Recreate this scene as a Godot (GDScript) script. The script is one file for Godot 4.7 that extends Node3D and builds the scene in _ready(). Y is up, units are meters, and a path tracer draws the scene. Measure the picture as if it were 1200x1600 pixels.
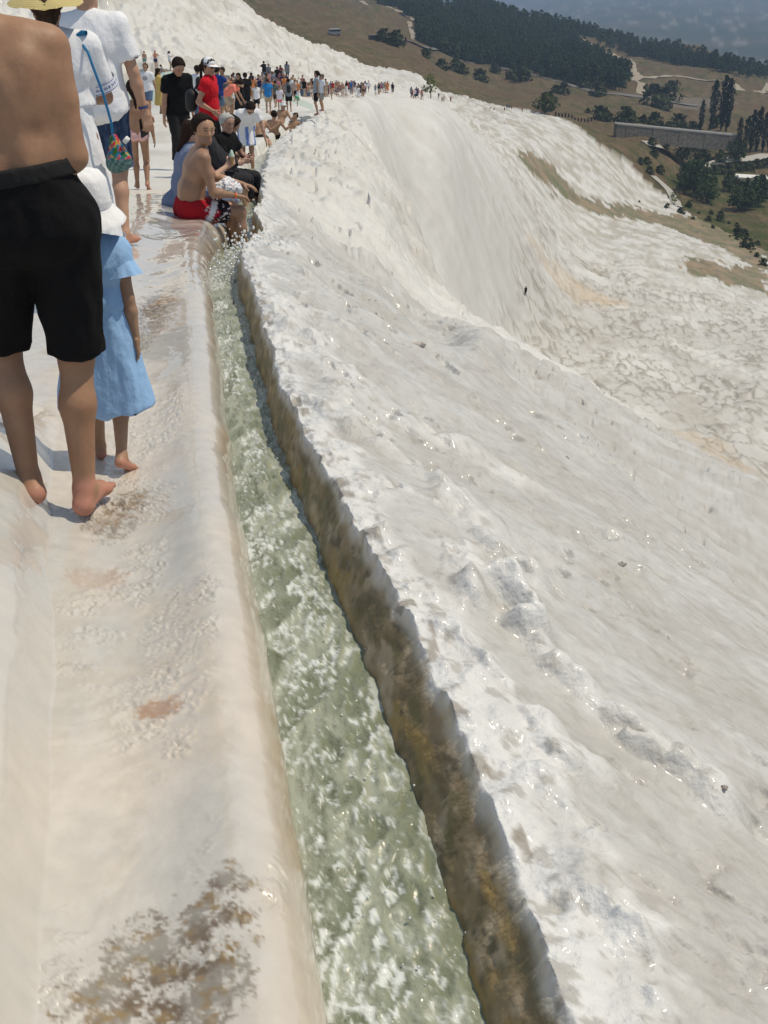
extends Node3D
# A travertine hillside with a water channel, walkers on the path and a valley behind.
# World: the camera stands at x = 0, z = 0, 1.62 m above the path; -z is ahead; "d" below is -z.

const CAM_Y := 1.62
const FOCAL := 1750.0           # in pixels of the 1200 x 1600 photograph
const PITCH := 26.5
var SP := sin(deg_to_rad(PITCH))
var CP := cos(deg_to_rad(PITCH))
var rng := RandomNumberGenerator.new()

# points of the ground seen in the photograph: pixel x, pixel y, distance over the ground in metres
const SEEN := [
	[1200,770,9.65], [1200,850,6.6], [900,650,9.0], [900,592,14.5], [700,570,9.07], [700,500,13.6], [700,473,21.6], [1050,690,11.5], [1050,800,6.8], [800,600,9.0],
	[800,535,15.], [600,480,11.5], [600,400,15], [600,330,21], [560,220,45], [520,180,58], [500,300,17], [500,230,27], [450,330,13], [450,230,24],
	[500,400,12], [420,400,9.6], [620,165,160], [600,146,200], 
	[700,164,330], [672,175,190], [672,157,300], 
	[870,480,205], [900,500,205], [1000,560,190], [1100,640,172], [1200,735,150], [1200,600,190], [1200,450,290], [1100,400,300], [1000,420,262], [900,420,240],
	[900,350,300], [1000,350,340], [1100,350,390], [1200,370,380], [800,270,265], [850,290,300], [780,200,330], [850,240,340],
	[900,290,350], [980,310,390], [1060,300,440], [1130,290,470], [1200,290,480], [760,168,400], [880,190,440], [820,180,420], [930,230,410], [960,250,440],
	[980,270,445], [1060,250,500], [1200,245,530], [900,188,470], [1020,200,500], [1145,235,520], [1020,225,500], [950,170,620], [1050,190,640], [1190,190,640],
	[1000,150,690], [1100,165,700], [1200,150,800], [1000,118,800], [1100,128,850], [750,115,750], [960,140,700], [850,130,720], [660,70,800], [850,80,950],
	[1000,90,1100], [1200,130,1250], [1100,92,1350], [1000,70,1350], [900,48,1300], [800,22,1300], [700,8,1280], [600,0,1250], [560,40,720], [450,0,850],
	[640,92,560], [500,60,560], [700,120,560], [780,150,560], [850,165,590], [200,128,108], [265,104,110], [330,125,108], [420,135,112], [200,100,113], [200,60,119],
	[200,0,128], [100,60,116], [100,0,122], [300,90,118], [350,60,135], [300,20,140], [350,10,165], [400,60,150], [400,90,138], [440,70,165], [470,112,140],
	[480,135,135], [520,130,180], [520,105,215], [450,50,245], [400,28,240], [520,78,300], [640,111,390], [770,159,450], [600,130,260], [680,140,360], [560,110,250],

	[600,240,46], [600,265,40], [625,285,38], [645,345,32], [660,400,28], [700,455,25], [565,207,54], [540,190,57], [660,440,24],
	[600,228,140], [600,190,150], [600,163,165], [565,196,130], [560,165,138], [640,325,150], [640,250,158], [640,200,166], [700,442,150], [700,400,154], [700,350,158], [700,300,163], [700,250,170], [700,200,188],
	[760,482,168], [760,440,173], [760,400,178], [760,350,186], [760,300,196], [760,250,216], [760,210,290], [800,516,178], [800,470,183], [800,400,196], [800,350,206], [800,300,228], [850,440,208], [850,385,226], [850,340,250],
]
# points of the ground that nearer ground hides: pixel x, pixel y (for the bearing), distance, height
const UNSEEN := [
	[1200,770,25,-12], [1200,770,70,-37], [1050,690,25,-9.5], [1050,690,70,-32], [900,592,30,-11], [900,592,80,-33], [800,535,25,-6.8], [800,535,40,-12.],
	[800,500,80,-25], [520,60,360,-29], [640,100,450,-44], [770,150,500,-56], [420,20,320,-22], [480,118,160,-16], [200,0,150,6], [100,0,150,9], [0,0,140,10],
	[200,0,260,20], [0,0,300,30], [300,0,200,2], [350,0,260,-3], [200,0,800,10], [0,0,1200,20], [350,0,500,-22], [0,0,116,-4], [0,100,108,-9.5], [600,0,1700,-90],
	[700,8,1700,-120], [800,20,1700,-150], [1000,60,1700,-180], [1200,100,1700,-190], [1100,90,1500,-150], [200,0,2500,-100], [600,0,2300,-190], [900,0,2300,-195],
	[1200,50,2200,-195], [1450,300,480,-88], [1450,600,200,-80], [1450,900,60,-45], [1450,1000,15,-7], [1450,150,1200,-140], [1450,200,700,-95],
	[645,340,50,-12], [645,340,90,-23], [600,238,64,-10.5], [600,238,100,-17], [700,452,40,-11], [700,452,80,-26], [700,452,120,-37], [565,205,70,-9], [565,205,100,-13.8], [760,500,35,-11], [760,500,70,-24], [760,500,120,-39], [800,520,120,-41],
]
const PATH_D := [-3.0, 1.3, 3.3, 4.0, 6.5, 8.0, 10.7, 13.5, 18.6, 25.0, 36.0, 44.0, 63.0, 100.0, 198.0]
const PATH_Y := [0.02, 0.0, 0.0, -0.07, -0.15, -0.27, -0.52, -0.9, -1.55, -2.1, -3.1, -3.85, -6.0, -9.6, -20.0]
const LIP_D := [-3.0, 0.0, 1.31, 2.49, 3.55, 8.1, 10.5, 13.5, 18.3, 25.0, 36.0, 53.0, 80.0]
const LIP_X := [0.72, 0.16, -0.087, -0.304, -0.52, -1.28, -1.5, -1.8, -2.34, -2.88, -2.94, -3.1, -3.1]
const RIM_D := [-3.0, 2.5, 3.55, 4.8, 8.0, 12.0, 20.0, 40.0]
const RIM_N := [0.42, 0.39, 0.3, 0.235, 0.22, 0.36, 0.42, 0.42]
const WAT_D := [-3.0, 6.0, 8.3, 9.3, 14.0, 60.0]
const WAT_H := [-0.145, -0.145, -0.17, -0.28, -0.28, -0.25]

func lerp_list(xs: Array, ys: Array, v: float) -> float:
	if v <= xs[0]: return ys[0]
	for i in range(1, xs.size()):
		if v < xs[i]:
			return lerpf(ys[i - 1], ys[i], (v - xs[i - 1]) / (xs[i] - xs[i - 1]))
	return ys[-1]

class Lookup:                    # a smoothed table of a list, for speed
	var a := PackedFloat32Array()
	var lo := 0.0
	var step := 0.02
	func at(v: float) -> float:
		var f := (v - lo) / step
		if f <= 0.0: return a[0]
		var i := int(f)
		if i >= a.size() - 1: return a[a.size() - 1]
		return lerpf(a[i], a[i + 1], f - i)

func make_lookup(xs: Array, ys: Array, step: float, soft: float) -> Lookup:
	var l := Lookup.new()
	l.lo = xs[0]
	l.step = step
	var n := int((xs[-1] - xs[0]) / step) + 2
	for i in n:
		var v: float = l.lo + i * step
		var s := 0.0
		var k := soft * (0.6 + 0.08 * absf(v))
		for j in [-2, -1, 0, 1, 2]:
			s += lerp_list(xs, ys, v + j * k) * [0.12, 0.23, 0.3, 0.23, 0.12][j + 2]
		l.a.append(s)
	return l

var path_l: Lookup
var lip_l: Lookup
var rim_l: Lookup
var wat_l: Lookup

func ray(px: float, py: float) -> Vector3:
	var r := (px - 600.0) / FOCAL
	var u := (800.0 - py) / FOCAL
	return Vector3(r, -SP + u * CP, -CP - u * SP)

# ---- the relief: a thin-plate spline through the points above, in bearing and log distance
const NT := 57
const NR := 76
const TH0 := -1.0
const TH1 := 0.85
const LR0 := 0.1
const LR1 := 9.6
var table := PackedFloat32Array()

func kern(r2: float) -> float:
	return 0.5 * r2 * log(r2) if r2 > 1e-12 else 0.0

func solve_relief() -> void:
	var pts: Array = []
	for d in [1.5, 2.5, 3.5, 5.0, 7.0, 9.0, 12.0, 15.0, 19.0, 25.0, 32.0, 40.0, 50.0, 60.0]:
		var lx := lerp_list(LIP_D, LIP_X, d)
		var py := lerp_list(PATH_D, PATH_Y, d)
		for n in [-6.0, -3.0, -1.2, -0.3, 0.5]:
			var x: float = lx + n * (1.0 if d < 20.0 else 1.0 + (d - 20.0) / 20.0)
			if atan2(x, d) > -0.95:
				pts.append([atan2(x, d), log(Vector2(x, d).length()), (py - CAM_Y) / Vector2(x, d).length()])
		if d < 10.0:
			for n in [0.8, 1.3, 2.0, 3.0]:
				var x: float = lx + n
				if (n > 2.0 and d > 6.0) or atan2(x, d) > 0.6: continue
				var y: float = py - 0.53 * (n - 0.45) - 0.05 * maxf(0.0, n - 1.2) ** 2
				pts.append([atan2(x, d), log(Vector2(x, d).length()), (y - CAM_Y) / Vector2(x, d).length()])
	for a in [-0.9, -0.7, -0.3, 0.0, 0.2, 0.4, 0.7]:
		for r in [3000.0, 6000.0, 14000.0]:
			pts.append([a, log(r), (-195.0 - CAM_Y) / r])
	for s in SEEN:
		var v := ray(s[0], s[1])
		pts.append([atan2(v.x, -v.z), log(s[2]), v.y / Vector2(v.x, v.z).length()])
	for s in UNSEEN:
		var v := ray(s[0], s[1])
		pts.append([atan2(v.x, -v.z), log(s[2]), (s[3] - CAM_Y) / s[2]])
	var n := pts.size()
	var m := n + 3
	var rows: Array = []
	for i in n:
		var row := PackedFloat64Array()
		row.resize(m + 1)
		for j in n:
			var a: float = (pts[i][0] - pts[j][0]) * 7.0
			var b: float = pts[i][1] - pts[j][1]
			row[j] = kern(a * a + b * b)
		row[i] += 2e-4
		row[n] = 1.0
		row[n + 1] = pts[i][0] * 7.0
		row[n + 2] = pts[i][1]
		row[m] = pts[i][2]
		rows.append(row)
	for k in 3:
		var row := PackedFloat64Array()
		row.resize(m + 1)
		for j in n:
			row[j] = [1.0, pts[j][0] * 7.0, pts[j][1]][k]
		rows.append(row)
	for c in m:
		var best := c
		for r in range(c + 1, m):
			if absf(rows[r][c]) > absf(rows[best][c]): best = r
		var sw = rows[c]
		rows[c] = rows[best]
		rows[best] = sw
		var pr: PackedFloat64Array = rows[c]
		var inv := 1.0 / pr[c]
		for r in range(c + 1, m):
			var rr: PackedFloat64Array = rows[r]
			var f := rr[c] * inv
			if f == 0.0: continue
			for k in range(c, m + 1):
				rr[k] -= f * pr[k]
			rows[r] = rr
	var w := PackedFloat64Array()
	w.resize(m)
	for c in range(m - 1, -1, -1):
		var s: float = rows[c][m]
		for k in range(c + 1, m):
			s -= rows[c][k] * w[k]
		w[c] = s / rows[c][c]
	var pa := PackedFloat64Array()
	var pb := PackedFloat64Array()
	for q in pts:
		pa.append(q[0] * 7.0)
		pb.append(q[1])
	table.resize(NT * NR)
	for i in NT:
		var a := lerpf(TH0, TH1, float(i) / (NT - 1)) * 7.0
		for j in NR:
			var b := lerpf(LR0, LR1, float(j) / (NR - 1))
			var s := w[n] + a * w[n + 1] + b * w[n + 2]
			for k in n:
				var da := a - pa[k]
				var db := b - pb[k]
				var r2 := da * da + db * db
				if r2 > 1e-12: s += w[k] * 0.5 * r2 * log(r2)
			table[i * NR + j] = s

func relief(x: float, d: float) -> float:
	var rho := sqrt(x * x + d * d)
	var a := clampf((atan2(x, d) - TH0) / (TH1 - TH0) * (NT - 1), 1.0, NT - 2.001)
	var b := clampf((log(maxf(rho, 0.5)) - LR0) / (LR1 - LR0) * (NR - 1), 1.0, NR - 2.001)
	var i := int(a)
	var j := int(b)
	var fa := a - i
	var fb := b - j
	var q := (i - 1) * NR + j
	var c0 := cubic_interpolate(table[q], table[q + 1], table[q - 1], table[q + 2], fb)
	q += NR
	var c1 := cubic_interpolate(table[q], table[q + 1], table[q - 1], table[q + 2], fb)
	q += NR
	var c2 := cubic_interpolate(table[q], table[q + 1], table[q - 1], table[q + 2], fb)
	q += NR
	var c3 := cubic_interpolate(table[q], table[q + 1], table[q - 1], table[q + 2], fb)
	return CAM_Y + cubic_interpolate(c1, c2, c0, c3, fa) * rho

# the ground without channel or fine detail
func base_h(x: float, d: float) -> float:
	var rho := sqrt(x * x + d * d)
	var far := relief(x, d) if rho > 5.0 else 0.0
	if rho > 10.0: return far
	var n := x - lip_l.at(d)
	var y := path_l.at(d)
	var e := n - 0.5
	if e > -0.2:
		y -= 0.53 * (0.5 * (e + sqrt(e * e + 0.02)) - 0.03) + 0.05 * maxf(0.0, n - 1.2) ** 2
	return lerpf(y, far, smoothstep(5.0, 10.0, rho))

# where the line of sight through a pixel of the photograph meets the ground
func spot(px: float, py: float, start := 1.0) -> Vector3:
	var v := ray(px, py)
	var o := Vector3(0, CAM_Y, 0)
	var t := start
	var last := start
	while t < 14000.0:
		var p := o + v * t
		if p.y < base_h(p.x, -p.z): break
		last = t
		t *= 1.02
	for k in 24:
		var m := 0.5 * (last + t)
		var p := o + v * m
		if p.y < base_h(p.x, -p.z): t = m
		else: last = m
	return o + v * t

func at_range(px: float, py: float, rho: float) -> Vector3:   # the ground at that bearing and distance
	var v := ray(px, py)
	var h := Vector2(v.x, v.z).length()
	var x := v.x / h * rho
	var d := -v.z / h * rho
	return Vector3(x, base_h(x, d), -d)

func noise(s: int, freq: float, octaves := 4, kind := FastNoiseLite.TYPE_SIMPLEX_SMOOTH) -> FastNoiseLite:
	var f := FastNoiseLite.new()
	f.seed = s
	f.frequency = freq
	f.noise_type = kind
	f.fractal_octaves = octaves
	return f

func tag(o: Node, label: String, category: String, group := "") -> void:
	o.set_meta("label", label)
	o.set_meta("category", category)
	if group: o.set_meta("group", group)

var used := {}
func numbered(called: String) -> String:
	var k: int = used.get(called, -1) + 1
	used[called] = k
	return called if k == 0 else "%s_%03d" % [called, k]

func mesh_node(called: String, m: Mesh, mat: Material, parent: Node) -> MeshInstance3D:
	var o := MeshInstance3D.new()
	o.name = numbered(called) if parent == self else called
	o.mesh = m
	o.material_override = mat
	parent.add_child(o, true)
	return o

func structure(called: String, m: Mesh, mat: Material) -> MeshInstance3D:
	var o := mesh_node(called, m, mat, self)
	o.set_meta("kind", "structure")
	return o

func thing(called: String, label: String, category: String, at := Vector3.ZERO, turn := 0.0, group := "") -> Node3D:
	var o := Node3D.new()
	o.name = numbered(called)
	add_child(o)
	o.position = at
	o.rotation.y = turn
	tag(o, label, category, group)
	return o

func lin(r: float, g: float, b: float) -> Color:            # a linear colour for albedo_color
	return Color(r, g, b).linear_to_srgb()

func plain_mat(c: Color, rough := 0.8, spec := 0.4) -> StandardMaterial3D:
	var m := StandardMaterial3D.new()
	m.albedo_color = c.linear_to_srgb()
	m.roughness = rough
	m.metallic_specular = spec
	return m

func vertex_mat(rough := 0.8, spec := 0.4) -> StandardMaterial3D:
	var m := plain_mat(Color(1, 1, 1), rough, spec)
	m.vertex_color_use_as_albedo = true
	return m

func noise_tex(f: FastNoiseLite, size: int, normal := false, bump := 4.0, lo := 0.0, hi := 1.0) -> NoiseTexture2D:
	var t := NoiseTexture2D.new()
	t.width = size
	t.height = size
	t.seamless = true
	t.noise = f
	t.as_normal_map = normal
	t.bump_strength = bump
	if not normal:
		var g := Gradient.new()
		g.set_color(0, Color(lo, lo, lo))
		g.set_color(1, Color(hi, hi, hi))
		t.color_ramp = g
	return t

func _ready() -> void:
	rng.seed = 7
	var cam := Camera3D.new()
	cam.name = "camera"
	cam.position = Vector3(0, CAM_Y, 0)
	cam.rotation_degrees = Vector3(-PITCH, 0, 0)
	cam.fov = rad_to_deg(2.0 * atan(800.0 / FOCAL))
	cam.near = 0.05
	cam.far = 20000.0
	cam.current = true
	add_child(cam)
	var env := Environment.new()
	env.background_mode = Environment.BG_SKY
	var sky := Sky.new()
	var sm := ProceduralSkyMaterial.new()
	sm.sky_top_color = Color(0.51, 0.58, 0.67)
	sm.sky_horizon_color = Color(0.76, 0.79, 0.82)
	sm.sky_curve = 0.12
	sm.ground_bottom_color = Color(0.5, 0.5, 0.48)
	sm.ground_horizon_color = Color(0.6, 0.68, 0.75)
	sky.sky_material = sm
	env.sky = sky
	env.background_energy_multiplier = SKY_ENERGY
	env.tonemap_mode = Environment.TONE_MAPPER_LINEAR
	env.tonemap_exposure = EXPOSURE
	env.fog_enabled = true
	env.fog_density = FOG
	env.fog_light_color = Color(0.62, 0.71, 0.82)
	env.sdfgi_enabled = true
	env.ssao_enabled = true
	env.ssil_enabled = true
	var we := WorldEnvironment.new()
	we.name = "environment"
	we.environment = env
	add_child(we)
	var sun := DirectionalLight3D.new()
	sun.name = "sun"
	var el := deg_to_rad(64.0)
	var az := deg_to_rad(10.0)       # ahead of due right
	var to_sun := Vector3(cos(el) * cos(az), sin(el), -cos(el) * sin(az))
	sun.look_at_from_position(to_sun * 50.0, Vector3.ZERO)
	sun.light_energy = SUN_ENERGY
	sun.light_color = Color(1.0, 0.95, 0.86)
	sun.light_angular_distance = 0.5
	sun.shadow_enabled = true
	add_child(sun)

	path_l = make_lookup(PATH_D, PATH_Y, 0.05, 0.5)
	lip_l = make_lookup(LIP_D, LIP_X, 0.05, 0.35)
	rim_l = make_lookup(RIM_D, RIM_N, 0.05, 0.3)
	wat_l = make_lookup(WAT_D, WAT_H, 0.05, 0.12)
	var t0 := Time.get_ticks_msec()
	solve_relief()
	print("relief ", Time.get_ticks_msec() - t0)
	build_ground()
	print("ground ", Time.get_ticks_msec() - t0)
	build_water()
	build_valley()
	print("valley ", Time.get_ticks_msec() - t0)
	build_people()
	print("people ", Time.get_ticks_msec() - t0)
	build_crowd()
	build_details()
	print("all ", Time.get_ticks_msec() - t0)

const SUN_ENERGY := 0.9
const SKY_ENERGY := 1.0
const EXPOSURE := 1.12
const FOG := 0.00019


# ------------------------------------------------------------------ ground
var n_big := noise(11, 0.9, 3)
var n_mid := noise(12, 3.0, 4)
var n_fine := noise(13, 14.0, 3)
var n_flow := noise(14, 1.0, 4)
var n_crust := noise(15, 5.0, 5)
var n_far := noise(16, 0.16, 5)
var n_knob := noise(17, 0.28, 4)
var n_cell := noise(18, 0.16, 1, FastNoiseLite.TYPE_CELLULAR)
var n_warp := noise(19, 0.05, 3)
var n_hill := noise(20, 0.012, 5)
var n_rip := noise(21, 1.0, 2)
var n_rag := noise(22, 5.0, 4)

const STX0 := -1.8
const STD0 := 0.6
const STC := 0.02
const STW := 300
const STH := 690
var stamp := PackedFloat32Array()     # raised crusts and ridges on the bank
var crust := PackedFloat32Array()     # where that crust is bright and lumpy
var mounds: Array = []                # draped mounds farther down: centre, radius, height
const WHITE_EDGE := [[-600, 60, 320.0], [200, 0, 320.0], [350, 8, 270.0], [420, 33, 305.0], [520, 76, 335.0], [640, 110, 415.0], [770, 159, 475.0], [850, 178, 455.0], [900, 193, 450.0], [920, 222, 425.0], [985, 262, 445.0], [1010, 282, 430.0], [1052, 303, 432.0], [1064, 328, 402.0], [1110, 340, 395.0], [1200, 392, 350.0], [1400, 470, 290.0], [1700, 600, 220.0]]
var edge_th: Array = []
var edge_r: Array = []
var edge_l: Lookup
var tongue := PackedVector2Array()
var lawn := PackedVector2Array()
var bare := PackedVector2Array()
var ochre: Array = []

func stamp_line(pixels: Array, width: float, height: float, bright: float) -> void:
	var pts: Array = []
	for q in pixels: pts.append(spot(q[0], q[1]))
	for i in range(1, pts.size()):
		var a: Vector3 = pts[i - 1]
		var b: Vector3 = pts[i]
		var steps := int(ceil(Vector2(a.x - b.x, a.z - b.z).length() / (width * 0.35))) + 1
		for s in steps:
			var p := a.lerp(b, float(s) / steps)
			var wv := width * (0.8 + 0.5 * n_mid.get_noise_2d(p.x * 2.0, p.z * 2.0))
			var hv := height * (1.0 + 0.7 * n_mid.get_noise_2d(p.x * 1.7 + 9.0, p.z * 1.7))
			p += Vector3(n_rag.get_noise_2d(p.z * 2.0, 3.0), 0, n_rag.get_noise_2d(p.z * 2.0, 9.0)) * width * 1.1
			hv *= 0.25 + 0.9 * smoothstep(-0.25, 0.25, n_mid.get_noise_2d(p.x * 1.5 - 7.0, p.z * 1.5))
			var r := int(wv * 1.6 / STC) + 1
			var cx := int((p.x - STX0) / STC)
			var cy := int((-p.z - STD0) / STC)
			for yy in range(maxi(0, cy - r), mini(STH, cy + r + 1)):
				for xx in range(maxi(0, cx - r), mini(STW, cx + r + 1)):
					var dx := STX0 + xx * STC - p.x
					var dz := STD0 + yy * STC + p.z
					var e := (dx * dx + dz * dz) / (wv * wv)
					if e < 2.5:
						var k := yy * STW + xx
						var g := exp(-e * 1.8)
						stamp[k] = maxf(stamp[k], hv * g)
						crust[k] = maxf(crust[k], bright * g)

func grid_at(a: PackedFloat32Array, x: float, d: float) -> float:
	var fx := (x - STX0) / STC
	var fy := (d - STD0) / STC
	if fx < 0.0 or fy < 0.0 or fx >= STW - 1 or fy >= STH - 1: return 0.0
	var i := int(fx)
	var j := int(fy)
	fx -= i
	fy -= j
	var k := j * STW + i
	return lerpf(lerpf(a[k], a[k + 1], fx), lerpf(a[k + STW], a[k + STW + 1], fx), fy)

func blob(x: float, d: float, b: Array) -> float:      # 1 in the middle of an oval patch, 0 at its edge and beyond
	var dx: float = (x - b[0]) / b[2]
	var dd: float = (d - b[1]) / b[3]
	return clampf(1.0 - dx * dx - dd * dd, 0.0, 1.0)

func patch_at(px: float, py: float, wide: float, tall: float) -> Array:   # an oval on the path, given by pixels
	var c := spot(px, py)
	var e := spot(px + wide, py)
	var f := spot(px, py - tall)
	return [c.x, -c.z, absf(e.x - c.x), absf(f.z - c.z)]

var ripple_patches: Array = []
var algae: Array = []
var rust: Array = []
var mound_list: Array = []

func prepare_ground() -> void:
	stamp.resize(STW * STH)
	crust.resize(STW * STH)
	stamp_line([[425, 480], [480, 545], [560, 620], [640, 675], [720, 715], [800, 745], [840, 768]], 0.16, 0.035, 0.7)
	stamp_line([[480, 640], [540, 680], [600, 700], [640, 720], [700, 780], [745, 832], [800, 888], [850, 930]], 0.10, 0.045, 0.7)
	stamp_line([[600, 850], [640, 900], [690, 960]], 0.07, 0.04, 0.5)
	stamp_line([[735, 945], [790, 940], [830, 975], [845, 1010]], 0.07, 0.075, 1.0)
	stamp_line([[845, 1010], [870, 1060], [930, 1105], [1000, 1150], [1060, 1195], [1125, 1250]], 0.085, 0.055, 0.8)
	stamp_line([[690, 1000], [745, 1040], [790, 1095]], 0.04, 0.04, 0.9)
	stamp_line([[810, 1120], [850, 1160], [905, 1200], [935, 1222]], 0.09, 0.05, 0.9)
	stamp_line([[980, 1165], [1030, 1185]], 0.04, 0.04, 0.8)
	stamp_line([[440, 330], [520, 380], [600, 430], [640, 470]], 0.16, 0.05, 0.4)
	stamp_line([[470, 470], [540, 520], [600, 560]], 0.1, 0.04, 0.4)
	stamp_line([[900, 1380], [960, 1450], [1040, 1530], [1100, 1590]], 0.05, 0.035, 0.6)
	stamp_line([[395, 398], [430, 388], [465, 392]], 0.2, 0.02, 1.0)
	for q in [[745, 458, 40], [700, 428, 32], [655, 398, 30], [618, 370, 26], [792, 488, 36], [580, 330, 24], [545, 290, 20], [690, 335, 26], [742, 372, 32], [640, 262, 20], [800, 405, 32], [600, 232, 16], [852, 432, 26], [560, 380, 24], [520, 330, 20], [700, 290, 22], [760, 320, 26], [660, 320, 22]]:
		var p := spot(q[0], q[1])
		var r: float = q[2] * Vector2(p.x, p.z).length() / FOCAL
		mounds.append([p.x, -p.z, r, r * 0.55])
	for q in [[215, 880, 55, 60], [290, 970, 80, 75], [250, 1095, 90, 85], [265, 1165, 50, 50], [120, 1045, 130, 26], [320, 1310, 35, 40], [290, 1370, 40, 25], [110, 985, 110, 25], [200, 770, 90, 60], [230, 660, 60, 60], [110, 1430, 45, 40], [85, 1520, 55, 50], [310, 1500, 60, 60], [430, 1400, 24, 70], [150, 930, 90, 30]]:
		ripple_patches.append(patch_at(q[0], q[1], q[2], q[3]))
	for q in [[265, 1500, 150, 110], [190, 1560, 130, 90], [340, 1440, 70, 80], [330, 1560, 80, 80]]:
		algae.append(patch_at(q[0], q[1], q[2], q[3]) + [1.0])
	for q in [[178, 795, 48, 38], [200, 770, 40, 20], [225, 500, 40, 70], [235, 470, 30, 25]]:
		algae.append(patch_at(q[0], q[1], q[2], q[3]) + [0.45])
	for q in [[248, 1098, 48, 20], [150, 890, 60, 18]]:
		rust.append(patch_at(q[0], q[1], q[2], q[3]) + [0.7 if q[0] > 200 else 0.3])
	for q in WHITE_EDGE:
		var v := ray(q[0], q[1])
		edge_th.append(atan2(v.x, -v.z))
		edge_r.append(q[2])
	edge_l = make_lookup(edge_th, edge_r, 0.005, 0.012)
	for q in [[812, 238], [845, 243], [866, 262], [900, 303], [950, 319], [1000, 324], [1060, 336], [1110, 343], [1150, 362], [1200, 388], [1200, 458], [1150, 446], [1100, 434], [1066, 420], [1078, 404], [1130, 414], [1170, 414], [1130, 388], [1080, 370], [1030, 350], [960, 338], [920, 330], [880, 304], [850, 288], [825, 266]]:
		var p := spot(q[0], q[1], 120.0)
		tongue.append(Vector2(p.x, -p.z))
	for q in [[1060, 262], [1140, 262], [1200, 275], [1200, 330], [1120, 318], [1070, 305], [1040, 285]]:
		var p := spot(q[0], q[1], 120.0)
		lawn.append(Vector2(p.x, -p.z))
	for q in [[1048, 148], [1110, 150], [1150, 160], [1090, 170], [1045, 163]]:
		var p := spot(q[0], q[1], 300.0)
		bare.append(Vector2(p.x, -p.z))
	for q in [[905, 450, 10.0, 7.0], [870, 435, 9.0, 5.0], [940, 470, 8.0, 6.0], [1100, 690, 5.0, 6.0], [1130, 720, 6.0, 5.0]]:
		var p := spot(q[0], q[1], 120.0)
		ochre.append([p.x, -p.z, q[2], q[3]])

var g_n := 0.0
var g_rim := 0.0
var g_wall := 0.0        # how much this point is the stained channel wall
var g_crust := 0.0
var g_ripple := 0.0
var g_rho := 0.0
var g_dam := 0.0
var g_flow := 0.0
var g_h := 0.0
var g_led := 0.0
var g_calm := 0.0
var n_nod := nod_noise()
func nod_noise() -> FastNoiseLite:
	var f := noise(23, 9.0, 1, FastNoiseLite.TYPE_CELLULAR)
	f.cellular_return_type = FastNoiseLite.RETURN_DISTANCE
	return f

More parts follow.
